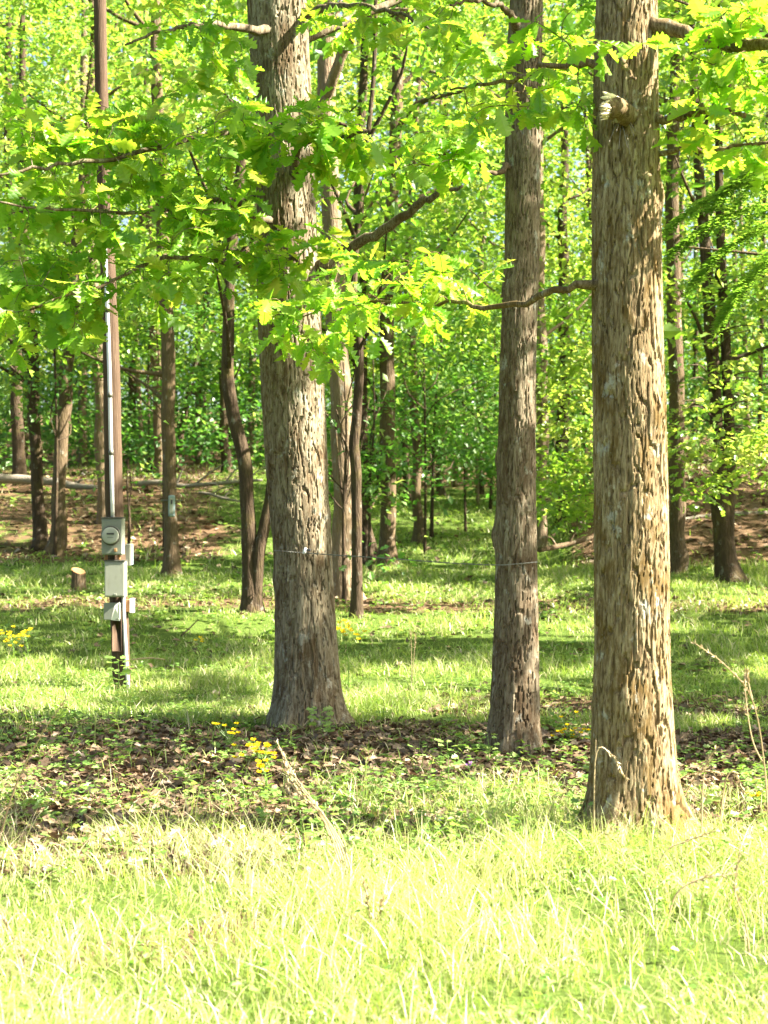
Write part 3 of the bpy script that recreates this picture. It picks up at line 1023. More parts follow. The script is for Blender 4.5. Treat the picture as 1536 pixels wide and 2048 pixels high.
def regions(rects):
    """ragged groups of twig ends: (x0, x1, y0, y1, d0, d1, n)"""
    out = []
    for k, (x0, x1, y0, y1, d0, d1, n) in enumerate(rects):
        got = 0
        for _ in range(n * 6):
            px, py = random.uniform(x0, x1), random.uniform(y0, y1)
            e = min((px - x0) / 60, (x1 - px) / 60, (py - y0) / 30, (y1 - py) / 30, 1)
            if float(vnoise(np.array(px / 70.), np.array(py / 45.), 60 + k)) * (.4 + .6 * e) < random.uniform(.1, .62):
                continue
            out.append(P(px, py, random.uniform(d0, d1)))
            got += 1
            if got >= n:
                break
    return np.array(out)


def leafy_limbs(root, L, limbs, targets, leaf_len, bark, n_single, seed, per=(4, 7)):
    r_ = np.random.default_rng(seed)
    paths, mbs = [], []
    for lb in limbs:
        c = np.array([[*P(a, b, e), w] for a, b, e, w in lb])
        c[0, :2] += (L[:2] - c[0, :2]) * .45          # rooted in the trunk, with a swollen collar
        c[0, 3] *= 1.4
        pp = spline(c, 26)
        pp[1:-1, :3] += r_.normal(size=(24, 3)) * .010
        paths.append(pp)
        mbs.append(MB().add(*tube(pp[:, :3], pp[:, 3], 9, .05, seed)))
    pos, ax, nr, sz, own = [], [], [], [], []
    node = np.concatenate([p_[4:, :3] for p_ in paths])
    nown = np.concatenate([np.full(len(p_) - 4, k) for k, p_ in enumerate(paths)])
    nrad = np.concatenate([np.clip(p_[4:, 3] * .45, .003, .008) for p_ in paths])
    order_ = np.argsort([np.linalg.norm(node - t, axis=1).min() for t in targets])
    for t in targets[order_]:
        dd = np.linalg.norm(node - t, axis=1)
        k_ = int(dd.argmin())
        best, bi = dd[k_], int(nown[k_])
        b = node[k_]
        m = b * .5 + t * .5 + np.array([0, 0, .10 * best]) + r_.normal(size=3) * .10 * best
        tw = spline([b, m, t], 7)
        mbs[bi].add(*tube(tw, np.linspace(min(nrad[k_], .003 + .008 * best), .0020, 7), 5, cap=False))
        node = np.vstack([node, tw[2:6]])
        nown = np.append(nown, [bi] * 4)
        nrad = np.append(nrad, [.003] * 4)
        dirt = norm(tw[-1] - tw[-3])
        n = int(r_.integers(*per))
        for k in range(n):
            if k < n - 2 or best < .15:
                base = t
            else:
                base = tw[int(r_.integers(3, 6))]
            a = dirt * .55 + np.array([math.cos(k * 2.4), math.sin(k * 2.4), 0]) * .8 + r_.normal(size=3) * .3
            a[2] -= .28
            pos.append(base)
            ax.append(a)
            nr.append(np.array([0, 0, 1.]) + r_.normal(size=3) * .38 + np.array([0, -.25, 0]))
            sz.append(leaf_len * r_.uniform(.45, 1.25))
            own.append(bi)
    pos, ax, nr, sz, own = map(np.array, (pos, ax, nr, sz, own))
    branch = [link('branch', m.mesh('branch', L), bark, root) for m in mbs]
    px, py = pix(pos)
    seen = (px > -20) & (px < 1556) & (py > -20)
    order = np.argsort(-(sz / pos[:, 1]) - seen * 10)
    single = order[:n_single]
    rest = order[n_single:]
    x, y, z = leaf_frames(ax, nr)
    for i in single:
        o = bpy.data.objects.new('leaf', OAK_LEAF_ME[int(r_.integers(0, 4))])
        COL.objects.link(o)
        o.parent = branch[own[i]]
        M = Matrix([[*(v * sz[i]), 0] for v in (x[i], y[i], z[i])] + [[0, 0, 0, 1]]).transposed()
        M.translation = Vector(pos[i] - L)
        o.matrix_local = M
    if len(rest):
        mb = MB()
        leaf_batch(mb, pos[rest], ax[rest], nr[rest], sz[rest], r_.random(len(rest)), 'oak')
        f = link('foliage', mb.mesh('foliage', L, False), M_OAK, root)
        f['kind'] = 'stuff'


def big_oak(name, label, outline, d, seed, bark, limbs, rects, leaf_len, n_single, nu, crown, off=0.0, **kw):
    limbs = [[(a, b, e + off, w) for a, b, e, w in lb] for lb in limbs]
    rects = [(a, b, c, e, f + off, g + off, n) for a, b, c, e, f, g, n in rects]
    V, q, pl, axis = oak_trunk(outline, d, seed, nu, **kw)
    L = np.array([axis[14, 0], d, float(GZ(axis[14, 0], d))])
    root = thing(name, L, label, 'tree')
    link('trunk', mk('trunk', V - L, [q], False, {'plate': pl}), bark, root)
    leafy_limbs(root, L, limbs, regions(rects), leaf_len, bark, n_single, seed)
    mb = MB()

    class Limbs:
        def add(self, V_, f_):
            link('branch', MB().add(V_, f_).mesh('branch', L), bark, root)
    make_crown(mb, Limbs(), axis[::8], *crown, seed + 100, 60, .17, 'diamond', True, limbs=14, rl=.06)
    link('crown', mb.mesh('crown', L, False), M_CAN, root)
    return root


oakL = big_oak('oak_tree', 'thick oak with a pale sunlit strip on its bark, big leafy boughs spreading left',
               [(1470, 545, 688), (1400, 548, 683), (1300, 549, 676), (1200, 549, 669), (1100, 545, 664), (1000, 536, 658), (900, 529, 655), (800, 524, 651), (700, 519, 645), (600, 514, 640), (450, 514, 632), (300, 510, 628), (200, 505, 624), (0, 493, 615), (-100, 488, 610)],
               12.3, 3, M_BARK_L,
               [[(530, 448, 12.2, .035), (480, 424, 11.8, .026), (420, 403, 11.4, .02), (300, 425, 11.0, .015), (150, 420, 10.6, .011), (-20, 400, 10.2, .007)],
                [(530, 250, 12.2, .04), (430, 265, 11.6, .028), (300, 300, 11, .02), (120, 330, 10.5, .014), (-20, 350, 10.3, .008)],
                [(570, 345, 12.05, .035), (600, 290, 11.5, .026), (660, 280, 11.1, .018), (740, 262, 10.8, .009)],
                [(530, 540, 12.1, .032), (450, 525, 11.5, .022), (330, 515, 11, .016), (230, 560, 10.6, .012), (60, 620, 10.3, .007)],
                [(560, 500, 12.0, .026), (585, 515, 11.5, .018), (620, 540, 11.2, .008)],
                [(625, 545, 12.3, .046), (690, 500, 12.1, .046), (785, 448, 11.9, .040), (855, 396, 11.7, .030), (925, 372, 11.5, .012)],
                [(520, 60, 12.2, .035), (430, 50, 11.5, .024), (330, 60, 11.2, .015), (250, 90, 11, .008)],
                [(600, 20, 12.1, .035), (690, 10, 11.7, .024), (800, 30, 11.3, .015), (860, 60, 11.1, .008)]],
               [(20, 520, 200, 340, 10.4, 11.8, 108), (480, 770, 205, 340, 10.7, 11.5, 62), (-30, 500, 330, 480, 10.3, 11.6, 84), (-30, 420, 470, 660, 10.3, 11.4, 70), (400, 660, 455, 590, 10.9, 11.6, 44),
                (300, 500, -20, 190, 10.9, 11.8, 26), (620, 900, -20, 90, 11.0, 11.6, 20), (-20, 200, 540, 720, 10.2, 10.8, 16)],
               .20, 300, 270, (7.0, 16, 4.2, 150), cell_w=.045, cell_h=.42, depth=.0130, flare=(.13, .17), lobes=5)
oakM = big_oak('oak_tree', 'slimmer middle oak with brown bark and bumpy knots between the two thick oaks',
               [(1520, 972, 1078), (1450, 978, 1078), (1350, 984, 1078), (1200, 990, 1076), (1000, 992, 1073), (850, 996, 1072), (700, 1000, 1072), (550, 1006, 1078), (450, 1010, 1079), (250, 1010, 1083), (100, 1014, 1084), (0, 1020, 1086), (-100, 1022, 1088)],
               10.7, 8, M_BARK_M,
               [[(1050, 60, 10.9, .03), (1010, 20, 10.5, .02), (960, 0, 10.2, .014), (900, 10, 10, .008)],
                [(1030, 330, 10.9, .022), (980, 345, 10.6, .014), (920, 300, 10.3, .009), (850, 330, 10.1, .006)]],
               [(860, 1000, 0, 120, 9.9, 10.4, 14), (780, 990, 225, 350, 9.9, 10.6, 34)],
               .17, 130, 170, (7.0, 15, 3.6, 120), off=-.2, cell_w=.037, cell_h=.36, depth=.0110, flare=(.07, .18), lobes=4)
oakR = big_oak('oak_tree', 'thick mossy tan oak in front, sunlit right side and a broken branch stub high up',
               [(1700, 1178, 1352), (1600, 1180, 1352), (1500, 1184, 1348), (1400, 1186, 1343), (1300, 1190, 1339), (1100, 1188, 1336), (900, 1188, 1333), (750, 1186, 1329), (600, 1184, 1325), (450, 1184, 1322), (300, 1185, 1319), (200, 1186, 1317), (0, 1190, 1314), (-100, 1191, 1312)],
               7.75, 5, M_BARK_R,
               [[(1200, 566, 8.05, .026), (1150, 572, 8.05, .022), (1090, 585, 8.2, .019), (1045, 604, 8.4, .018), (955, 616, 8.7, .014), (925, 598, 8.9, .012), (850, 612, 9.2, .010), (720, 600, 9.6, .007), (560, 650, 10, .004)],
                [(1300, 48, 8.0, .040), (1350, 52, 7.95, .038), (1400, 78, 7.85, .036), (1460, 86, 7.75, .033), (1580, 88, 7.5, .028), (1720, 60, 7.3, .018), (1860, 20, 7.2, .005)],
                [(1310, 238, 8.0, .020), (1370, 232, 7.9, .020), (1420, 222, 7.85, .019), (1490, 230, 7.8, .015)],
                [(1310, 305, 8.0, .014), (1370, 298, 7.95, .012), (1420, 303, 7.9, .011), (1480, 292, 7.85, .010), (1580, 290, 7.7, .007), (1680, 270, 7.6, .003)],
                [(1200, 130, 8.05, .022), (1120, 130, 8.1, .016), (1020, 160, 8.2, .012), (900, 180, 8.4, .006)],
                [(1230, 90, 7.9, .018), (1250, 130, 7.6, .011), (1270, 160, 7.4, .005)]],
               [(640, 1000, 500, 650, 8.7, 9.7, 44), (490, 770, 570, 730, 9.4, 10.0, 34), (1330, 1570, -20, 160, 7.5, 8.0, 30), (1330, 1570, 150, 340, 7.6, 8.2, 24),
                (1560, 1860, -60, 160, 7.1, 7.7, 16), (880, 1190, -20, 260, 8.0, 8.6, 40), (1190, 1290, 60, 130, 7.4, 7.7, 3), (640, 760, 480, 560, 9.4, 9.8, 10)],
               .15, 300, 300, (7.5, 17, 4.5, 160), off=-.35, cell_w=.033, cell_h=.34, depth=.0110, flare=(.17, .24), lobes=4)


def broken_stub():
    L = np.array(oakR.location)
    mb = MB()
    c = np.array([[*P(1262, 238, 7.65), .055], [*P(1245, 225, 7.50), .055], [*P(1228, 215, 7.40), .05], [*P(1212, 220, 7.35), .046]])
    p = spline(c, 14)
    mb.add(*tube(p[:, :3], p[:, 3], 12, .18, 3))
    o = link('broken_branch', mb.mesh('broken_branch', L), M_BARK_R, oakR)
    sp = MB()
    e = p[-1, :3]
    T_ = norm(p[-1, :3] - p[-4, :3])
    for k in range(60):
        a = k * 2.4
        rr_ = .045 * math.sqrt(k / 60)
        b = p[-2, :3] + np.array([0, math.cos(a), math.sin(a)]) * rr_
        t = b + T_ * random.uniform(.02, .075) + np.array([0, 0, random.uniform(-.005, .02)])
        sp.add(*tube(np.array([b - T_ * .02, b * .5 + t * .5, t]), [.007, .005, .001], 5))
    for k in range(9):
        b = p[3 + k, :3] + np.array([0, -.02, .045])
        t = b + np.array([-.05, -.015, random.uniform(-.005, .03)])
        sp.add(*tube(np.array([b, b * .5 + t * .5, t]), [.012, .013, .003], 5))
    link('split_wood', sp.mesh('split_wood', L), M_STUB, o)
    tw = MB()
    for k in range(7):
        b = P(1240 + random.uniform(-6, 6), 240, 7.82)
        q = P(random.uniform(1195, 1300), random.uniform(255, 310), random.uniform(7.30, 7.50))
        tw.add(*tube(spline([b, b * .5 + q * .5 + [0, -.02, .02], q], 6), np.linspace(.004, .0015, 6), 5, cap=False))
    link('dead_twigs', tw.mesh('dead_twigs', L), M_DEADWOOD, o)


M_STUB = plain('split_wood_pale', (.74, .63, .44), .8, 0, .25, 30)
broken_stub()


def fan_boughs():
    """soft drooping dark green fans in front of the forked tree"""
    d0 = 13.5
    x, y = (1600 - 768) / F * d0, d0
    L = np.array([x, y, float(GZ(x, y))])
    root = thing('fan_leaved_tree', L, 'tree with soft feathery dark green boughs reaching in from the right edge', 'tree')
    w = MB()
    tr = spline([[x, y, L[2] - .1, .06], [x + .1, y, 2.5, .05], [x + .05, y + .1, 5.0, .035], [x + .1, y, 7.0, .012]], 20)
    w.add(*tube(tr[:, :3], tr[:, 3], 10, .05))
    link('trunk', w.mesh('trunk', L), M_BARK_DARK, root)
    mb = MB()
    for (a, b, c, e) in ((1590, 350, 1345, 450), (1600, 400, 1350, 500), (1590, 440, 1395, 560), (1600, 330, 1440, 395), (1600, 500, 1450, 640)):
        c0, c1 = P(a, b, 13.4), P(c, e, 12.9)
        br = spline([tr[12, :3] * .3 + c0 * .7, c0 * .5 + c1 * .5 + [0, 0, .12], c1], 26)
        bw = MB().add(*tube(br, np.linspace(.014, .003, 26), 6))
        link('branch', bw.mesh('branch', L), M_BARK_DARK, root)
        for k in range(3, 26):
            for s_ in (-1, 1):
                ln = .34 * (1 - (k / 28) ** 2) + .05
                dirn = norm(np.array([-.7, s_ * .75, -.18]) + rng.normal(size=3) * .1)
                m = 12
                t = np.linspace(.1, 1, m)
                pts = br[k] + dirn * ln * t[:, None] + np.array([0, 0, -1.]) * (.10 * t ** 2)[:, None]
                for q_ in (-1, 1):
                    axv = np.cross(dirn, [0, 0, 1]) * q_ * .9 + dirn * .6 + rng.normal(size=(m, 3)) * .12
                    leaf_batch(mb, pts, axv, np.array([0, 0, 1.]) + rng.normal(size=(m, 3)) * .25, np.full(m, .07) * rng.uniform(.7, 1.2, m), rng.random(m), 'diamond', .55)
    link('crown', mb.mesh('crown', L, False), M_FAN, root)


fan_boughs()

# a far mass of leaves that closes the wood
mb = MB()
n = 2100
d = rng.uniform(66, 84, n)
px_ = rng.uniform(-300, 1850, n)
x_ = (px_ - 768) / F * d
C = np.stack([x_, d, GZ(x_, d) + rng.uniform(0, 27, n)], -1)
clump_leaves(mb, C, rng.uniform(1.0, 1.7, n), 34, .34, 'diamond', .5, False, 0.0)
o = link('distant_foliage', mb.mesh('distant_foliage', (0, 0, 0), False), M_CAN)
tag(o, 'far mass of leaves closing the depth of the wood', 'foliage', kind='stuff')

mb = MB()
n = 520
d = rng.uniform(40, 66, n)
x_ = (rng.uniform(-250, 1800, n) - 768) / F * d
C = np.stack([x_, d, GZ(x_, d) + rng.uniform(.2, 2.3, n)], -1)
C = C[~((np.abs(x_ / d - .045) < .035) & (d < 47))]
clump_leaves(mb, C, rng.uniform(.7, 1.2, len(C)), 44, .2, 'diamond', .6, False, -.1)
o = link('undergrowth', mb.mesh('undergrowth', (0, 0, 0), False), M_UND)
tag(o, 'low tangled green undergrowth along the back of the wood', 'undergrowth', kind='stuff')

# ------------------------------------------------------------------ grass, weeds, litter
def in_view(n, y0, y1, margin=.9):
    y = np.sqrt(rng.uniform(y0 ** 2, y1 ** 2, n))
    x = rng.uniform(-1, 1, n) * (.285 * y + margin)
    return x, y


def blades(mb, x, y, h, w, bend, rnd, seg=3):
    n = len(x)
    th = rng.uniform(0, 2 * np.pi, n)
    face = rng.uniform(0, 2 * np.pi, n)
    base = np.stack([x, y, GZ(x, y) - .01], -1)
    lean = np.stack([np.cos(th), np.sin(th), 0 * th], -1)
    wd = np.stack([np.cos(face), np.sin(face), 0 * th], -1)
    rows = []
    for k in range(seg):
        t = k / seg
        c = base + lean * (bend * h * t * t)[:, None] + np.array([0, 0, 1.]) * (h * (t - .28 * bend * t * t))[:, None]
        ww = (w * (1 - t ** 2 * .75) * .5)[:, None]
        rows += [c - wd * ww, c + wd * ww]
    rows.append(base + lean * (bend * h)[:, None] + np.array([0, 0, 1.]) * (h * (1 - .28 * bend))[:, None])
    V = np.stack(rows, 1)
    m = V.shape[1]
    o_ = (np.arange(n) * m)[:, None]
    q = np.concatenate([np.array([[2 * k, 2 * k + 1, 2 * k + 3, 2 * k + 2]]) + o_ for k in range(seg - 1)])
    t = np.array([[2 * seg - 2, 2 * seg - 1, 2 * seg]]) + o_
    mb.V.append(V.reshape(-1, 3))
    mb.G[4].append(q + mb.n)
    mb.R[4].append(np.tile(rnd, seg - 1))
    mb.G[3].append(t + mb.n)
    mb.R[3].append(rnd)
    mb.n += n * m


mb = MB()


def grass_zone(n, y0, y1, h0, h1, w, seg, dry, sparse):
    x, y = in_view(n, y0, y1)
    la = litter_amount(x, y)
    keep = rng.random(n) < np.clip(1.15 - la * sparse, .05, 1) * np.clip(2.6 * (fbm(x * 1.1 + 3, y * 1.1, 55) - .5) + .62, .12, 1)
    x, y = x[keep], y[keep]
    k = fbm(x * .6, y * .6, 66)
    k2 = vnoise(x * 3.1, y * 3.1, 69)
    h = rng.uniform(h0, h1, len(x)) * np.clip(.15 + 1.3 * k + .7 * (k2 - .4), .25, 1.8)
    tone = np.clip(.66 * rng.random(len(x)) + .55 * (fbm(x * 1.6, y * 1.6, 68) - .34) + .10 * (y < 8), 0, .8)
    isdry = rng.random(len(x)) < dry * (.4 + 1.2 * fbm(x * .8, y * .8, 70))
    tone = np.where(isdry, rng.uniform(.88, 1, len(x)), tone)
    blades(mb, x, y, h, rng.uniform(.6, 1.3, len(x)) * w, rng.uniform(.15, 1.25, len(x)), tone, seg)


grass_zone(70000, 3.2, 9.2, .06, .30, .0046, 3, .24, .75)
grass_zone(70000, 3.2, 9.2, .03, .17, .0046, 2, .34, .75)
grass_zone(26000, 8.6, 12.6, .06, .17, .008, 3, .08, 1.05)
grass_zone(62000, 12.4, 17, .07, .19, .009, 2, .10, .9)
grass_zone(66000, 16.8, 27, .08, .20, .013, 2, .10, .9)
grass_zone(26000, 26, 46, .10, .24, .024, 2, .12, 1.0)
o = link('grass', mb.mesh('grass', (0, 0, 0), False), M_GRASS)
tag(o, 'long meadow grass in front and thin grass under the trees', 'grass', kind='stuff')

mb = MB()
for n, y0, y1, s0, s1 in ((4000, 4.0, 7.2, .018, .045), (7500, 6.8, 9.4, .022, .06), (12000, 8.4, 13, .025, .065), (9000, 13, 18, .03, .06), (9000, 18, 30, .05, .10), (5000, 28, 42, .07, .14)):
    m = n // 5
    x, y = in_view(m, y0, y1)
    k = rng.random(m) < .15 + 1.1 * (fbm(x * 1.2, y * 1.2, 81) > .5)
    x, y = np.repeat(x[k], 5), np.repeat(y[k], 5)
    m = len(x)
    hh = np.repeat(rng.uniform(.02, .20, m // 5) * np.where(y[::5] < 9.4, 1, .6), 5)
    th = rng.uniform(0, 6.28, m)
    pos = np.stack([x + rng.normal(size=m) * .02, y + rng.normal(size=m) * .02, GZ(x, y) + hh * rng.uniform(.4, 1, m)], -1)
    ax = np.stack([np.cos(th), np.sin(th), rng.uniform(-.2, .5, m)], -1)
    leaf_batch(mb, pos, ax, np.array([0, 0, 1.]) + rng.normal(size=(m, 3)) * .3, rng.uniform(s0, s1, m), rng.random(m), 'lobed')
o = link('ground_cover', mb.mesh('ground_cover', (0, 0, 0), False), M_WEED)
tag(o, 'low broad-leaved weeds spread through the grass', 'ground cover', kind='stuff')

mb = MB()
for n, y0, y1, s0, s1 in ((40000, 6.9, 13.5, .05, .10), (12000, 13, 24, .08, .13), (16000, 24, 42, .11, .2)):
    x, y = in_view(n, y0, y1)
    k = rng.random(n) < np.clip(litter_amount(x, y) + .7 * (fbm(x * 1.1, y * 1.1, 95) - .55), .02, 1)
    x, y = x[k], y[k]
    m = len(x)
    th = rng.uniform(0, 6.28, m)
    pos = np.stack([x, y, GZ(x, y) + rng.uniform(.004, .035, m)], -1)
    ax = np.stack([np.cos(th), np.sin(th), rng.normal(size=m) * .25], -1)
    leaf_batch(mb, pos, ax, np.array([0, 0, 1.]) + rng.normal(size=(m, 3)) * .38, rng.uniform(s0, s1, m), rng.random(m), 'lobed' if y1 < 20 else 'diamond')
o = link('leaf_litter', mb.mesh('leaf_litter', (0, 0, 0), False), M_LITTER)
tag(o, 'brown fallen oak leaves covering the shaded ground', 'leaf litter', kind='stuff')

# ------------------------------------------------------------------ utility pole and its boxes
DP = ground_at(246, 1378)


def PW(px, py, off=0.0):
    return P(px, py, DP + off)


def on_pole(py):
    return np.interp(py, [-150, 0, 300, 700, 1000, 1370], [197, 200, 206, 222, 228, 245])


def build_pole():
    b = PW(245, 1370)
    L = np.array([b[0], DP, float(GZ(b[0], DP))])
    root = thing('utility_pole', L, 'leaning brown wooden utility pole with a metal pipe up its front', 'utility pole')
    c = [[*PW(on_pole(y), y), w / 2 / F * DP] for y, w in ((1400, 36), (1240, 36), (1000, 36), (700, 33), (300, 27), (0, 25), (-400, 22), (-900, 20))]
    c[0][2] = L[2] - .2
    p = spline(c, 60)
    link('shaft', MB().add(*tube(p[:, :3], p[:, 3], 20, .03, 2)).mesh('shaft', L), M_POLEWOOD, root)
    q = spline([[*PW(on_pole(y) - 4, y, -.115), .021] for y in (1040, 900, 750, 600, 500, 432)], 40)
    cd = link('conduit', MB().add(*tube(q[:, :3], q[:, 3], 14)).mesh('conduit', L), M_COND, root)
    for y in (905, 790, 620, 480):
        link('pipe_strap', MB().add(*tube(np.array([PW(on_pole(y) - 4, y + 5, -.115), PW(on_pole(y) - 4, y - 5, -.115)]), .027, 14)).mesh('pipe_strap', L), M_LID, cd)
    q = spline([[*PW(x, y, -.09), .019] for x, y in ((247, 1190), (248, 1240), (252, 1310), (257, 1385))], 20)
    link('ground_pipe', MB().add(*tube(q[:, :3], q[:, 3], 14)).mesh('ground_pipe', L), M_PVC, root)
    link('board', MB().add(*box((PW(234, 1262, -.105)), (.10, .03, .42), .004)).mesh('board', L), M_POLEWOOD, root)
    return L


build_pole()


def boxed(name, label, cat, px0, px1, py0, py1, depth, off, mat, lid=True):
    a, b = PW(px0, py1, off), PW(px1, py0, off)
    w, h = b[0] - a[0], b[2] - a[2]
    c = np.array([(a[0] + b[0]) / 2, DP + off + depth / 2, (a[2] + b[2]) / 2])
    L = np.array([c[0], c[1], a[2]])
    root = thing(name, L, label, cat)
    link('casing', MB().add(*box(c, (w, depth, h), .006)).mesh('casing', L, False), mat, root)
    if lid:
        link('cover', MB().add(*box(c + [0, -depth / 2 - .004, -.004], (w - .012, .012, h - .03), .004)).mesh('cover', L, False), mat, root)
        link('top_flange', MB().add(*box(c + [0, -.006, h / 2 + .004], (w + .012, depth + .022, .010), .003)).mesh('top_flange', L, False), M_LID, root)
    return root, L, c, w, h


def disc(c, r, y0, y1, n=28, dome=0.0):
    th = np.linspace(0, 2 * np.pi, n, endpoint=False)
    rings = [(r, y0), (r, y1 + dome * .6), (r * .93, y1 + dome * .2), (r * .6, y1), (.001, y1 - dome * .1)]
    V = np.concatenate([np.stack([c[0] + a * np.cos(th), np.full(n, b), c[2] + a * np.sin(th)], -1) for a, b in rings])
    i, j = np.meshgrid(np.arange(len(rings) - 1), np.arange(n), indexing='ij')
    k = (j + 1) % n
    q = np.stack([i * n + j, i * n + k, (i + 1) * n + k, (i + 1) * n + j], -1).reshape(-1, 4)
    return V, [q]


root, L, c, w, h = boxed('electric_meter', 'grey electric meter box with a round dial, uppermost box on the pole', 'electric meter', 203, 245, 1036, 1110, .15, -.26, M_BOX)
mc = PW(222, 1071, -.27)
yf = DP - .27
dial = link('meter_dial', MB().add(*disc(mc, .084, yf, yf - .055, dome=.004)).mesh('meter_dial', L), M_GLASSY, root)
link('ring', MB().add(*tube(np.array([[mc[0] + .092 * math.cos(t), yf - .012, mc[2] + .092 * math.sin(t)] for t in np.linspace(0, 6.2832, 33)]), .009, 6, cap=False)).mesh('ring', L), M_LID, dial)
link('display', MB().add(*box((mc[0] + .004, yf - .056, mc[2] + .018), (.075, .006, .017))).mesh('display', L, False), M_DARK, dial)
link('name_plate', MB().add(*box((mc[0] + .004, yf - .055, mc[2] - .018), (.06, .005, .004))).mesh('name_plate', L, False), M_LID, dial)
lp = PW(231, 1100, -.27)
link('latch', MB().add(*box(lp, (.03, .02, .035), .004)).mesh('latch', L, False), M_RUST, root)
nb = MB()
for k, px in enumerate((212, 238)):
    nb.add(*tube(np.array([PW(px, 1108, -.18), PW(px, 1122, -.18)]), .018, 10))
link('pipe_nipple', nb.mesh('pipe_nipple', L), M_RUST, root)

root, L, c, w, h = boxed('breaker_box', 'pale grey breaker box, directly below the meter on the pole', 'breaker box', 209, 250, 1122, 1194, .13, -.24, M_BOX2)
link('hasp', MB().add(*box(PW(230, 1189, -.255), (.03, .012, .02), .003)).mesh('hasp', L, False), M_BOX, root)

root, L, c, w, h = boxed('outlet_box', 'small grey outlet box with a flipped white cover, lowest on the pole', 'outlet box', 207, 238, 1206, 1240, .10, -.22, M_BOX, False)
fl = MB()
a, b = PW(222, 1240, -.225), PW(239, 1204, -.225)
V = np.array([[a[0], a[1], a[2]], [b[0], a[1] + .02, a[2] - .01], [b[0] + .005, a[1] - .05, b[2]], [a[0] + .05, a[1] - .06, b[2] - .03]])
V2 = V + [0, .006, 0]
fl.add(np.vstack([V, V2]), [np.array([[0, 1, 2, 3], [7, 6, 5, 4], [0, 4, 5, 1], [1, 5, 6, 2], [2, 6, 7, 3], [3, 7, 4, 0]])])
link('flip_cover', fl.mesh('flip_cover', L, False), M_WHITEP, root)
root, L, c, w, h = boxed('outlet_box', 'small box with a white face on the right flank of the pole', 'outlet box', 248, 259, 1199, 1224, .09, -.06, M_RUST, False)
link('flip_cover', MB().add(*box(c + [w / 2 + .022, -.01, .0], (.04, .095, h + .02), .006)).mesh('flip_cover', L, False), M_WHITEP, root)
root, L, c, w, h = boxed('switch_box', 'grey narrow box behind the breaker box on the pole flank', 'switch box', 250, 261, 1088, 1132, .12, .02, M_BOX, False)
link('cover', MB().add(*box(c + [w / 2 + .006, 0, 0], (.012, .1, h - .02), .003)).mesh('cover', L, False), M_BLUEG, root)

# small box on the straight brown tree
DT = ground_at(345, 1152)
c0 = P(343.5, 1012, DT - .17)
root = thing('trunk_box', c0 - [0, 0, .19], 'small blue-grey box fixed to the straight brown trunk', 'box')
L = np.array(root.location)
link('casing', MB().add(*box(c0, (.115, .06, .38), .02)).mesh('casing', L, False), M_BLUEG, root)
link('front_panel', MB().add(*box(c0 + [-.004, -.034, .0], (.06, .012, .27), .004)).mesh('front_panel', L, False), M_BOX2, root)
link('window', MB().add(*box(c0 + [.002, -.042, .07], (.028, .008, .075), .003)).mesh('window', L, False), M_DARK, root)
link('strap', MB().add(*tube(np.array([[c0[0] - .03 + .19 * math.cos(t), DT + .01 + .19 * math.sin(t), c0[2] + .1] for t in np.linspace(0, 6.2832, 25)]), .010, 6, cap=False)).mesh('strap', L), M_LID, root)

# wire between the oaks
ctrl = [P(548, 1101, 12.02), P(575, 1103, 11.98), P(612, 1106, 11.97), P(700, 1112, 11.7), P(790, 1118, 11.4), P(900, 1126, 11.05), P(990, 1130, 10.55), P(1030, 1128, 10.50), P(1075, 1124, 10.55)]
pw = spline(ctrl, 70)
L = pw[0]
root = thing('fence_wire', L, 'thin twisted wire strung between the left oak and the middle oak', 'wire')
tw = MB()
for ph in (0, math.pi):
    s_ = np.linspace(0, 150, 420) + ph
    pp = spline(ctrl, 420) + np.stack([0 * s_, np.cos(s_), np.sin(s_)], -1) * .0026
    tw.add(*tube(pp, .0026, 5, cap=False))
link('strand', tw.mesh('strand', L), M_WIRE, root)
hk = P(610, 1103, 11.96)
link('insulator', MB().add(*tube(np.array([hk + [-.012, 0, -.02], hk + [0, 0, .0], hk + [.006, .0, .03]]), [.012, .018, .010], 10)).mesh('insulator', L), M_WHITEP, root)
link('clip', MB().add(*box(hk + [.03, .0, .012], (.035, .03, .022), .004)).mesh('clip', L, False), M_DARK, root)

# ------------------------------------------------------------------ stump, logs, dead branches
def stump():
    d = ground_at(158, 1180)
    b = P(157, 1180, d)
    L = np.array([b[0], d, float(GZ(b[0], d))])
    root = thing('tree_stump', L, 'low cut tree stump with an orange top near the pole', 'stump')
    n, m = 24, 14
    th = np.linspace(0, 2 * np.pi, n, endpoint=False)
    V = []
    hh = 38 / F * d
    for k in range(m):
        t = k / (m - 1)
        r = (13.5 / F * d) * (1 + .55 * np.exp(-t * 5) * (1 + .5 * np.cos(4 * th))) * (1 + .08 * np.sin(9 * th + t))
        top = hh + .05 * np.cos(th - 2.4)
        V.append(np.stack([L[0] + r * np.cos(th), L[1] + r * np.sin(th), L[2] - .08 + (top + .08) * t], -1))
    V = np.array(V)
    i, j = np.meshgrid(np.arange(m - 1), np.arange(n), indexing='ij')
    k = (j + 1) % n
    q = np.stack([i * n + j, i * n + k, (i + 1) * n + k, (i + 1) * n + j], -1).reshape(-1, 4)
    link('bark', MB().add(V.reshape(-1, 3), [q]).mesh('bark', L), M_BARK_MID, root)
    c = V[-1].mean(0)
    W = np.vstack([V[-1] + [0, 0, .003], c + [0, 0, .012]])
    link('cut_top', MB().add(W, [np.array([[j, (j + 1) % n, n] for j in range(n)])]).mesh('cut_top', L), M_CUTWOOD, root)


stump()


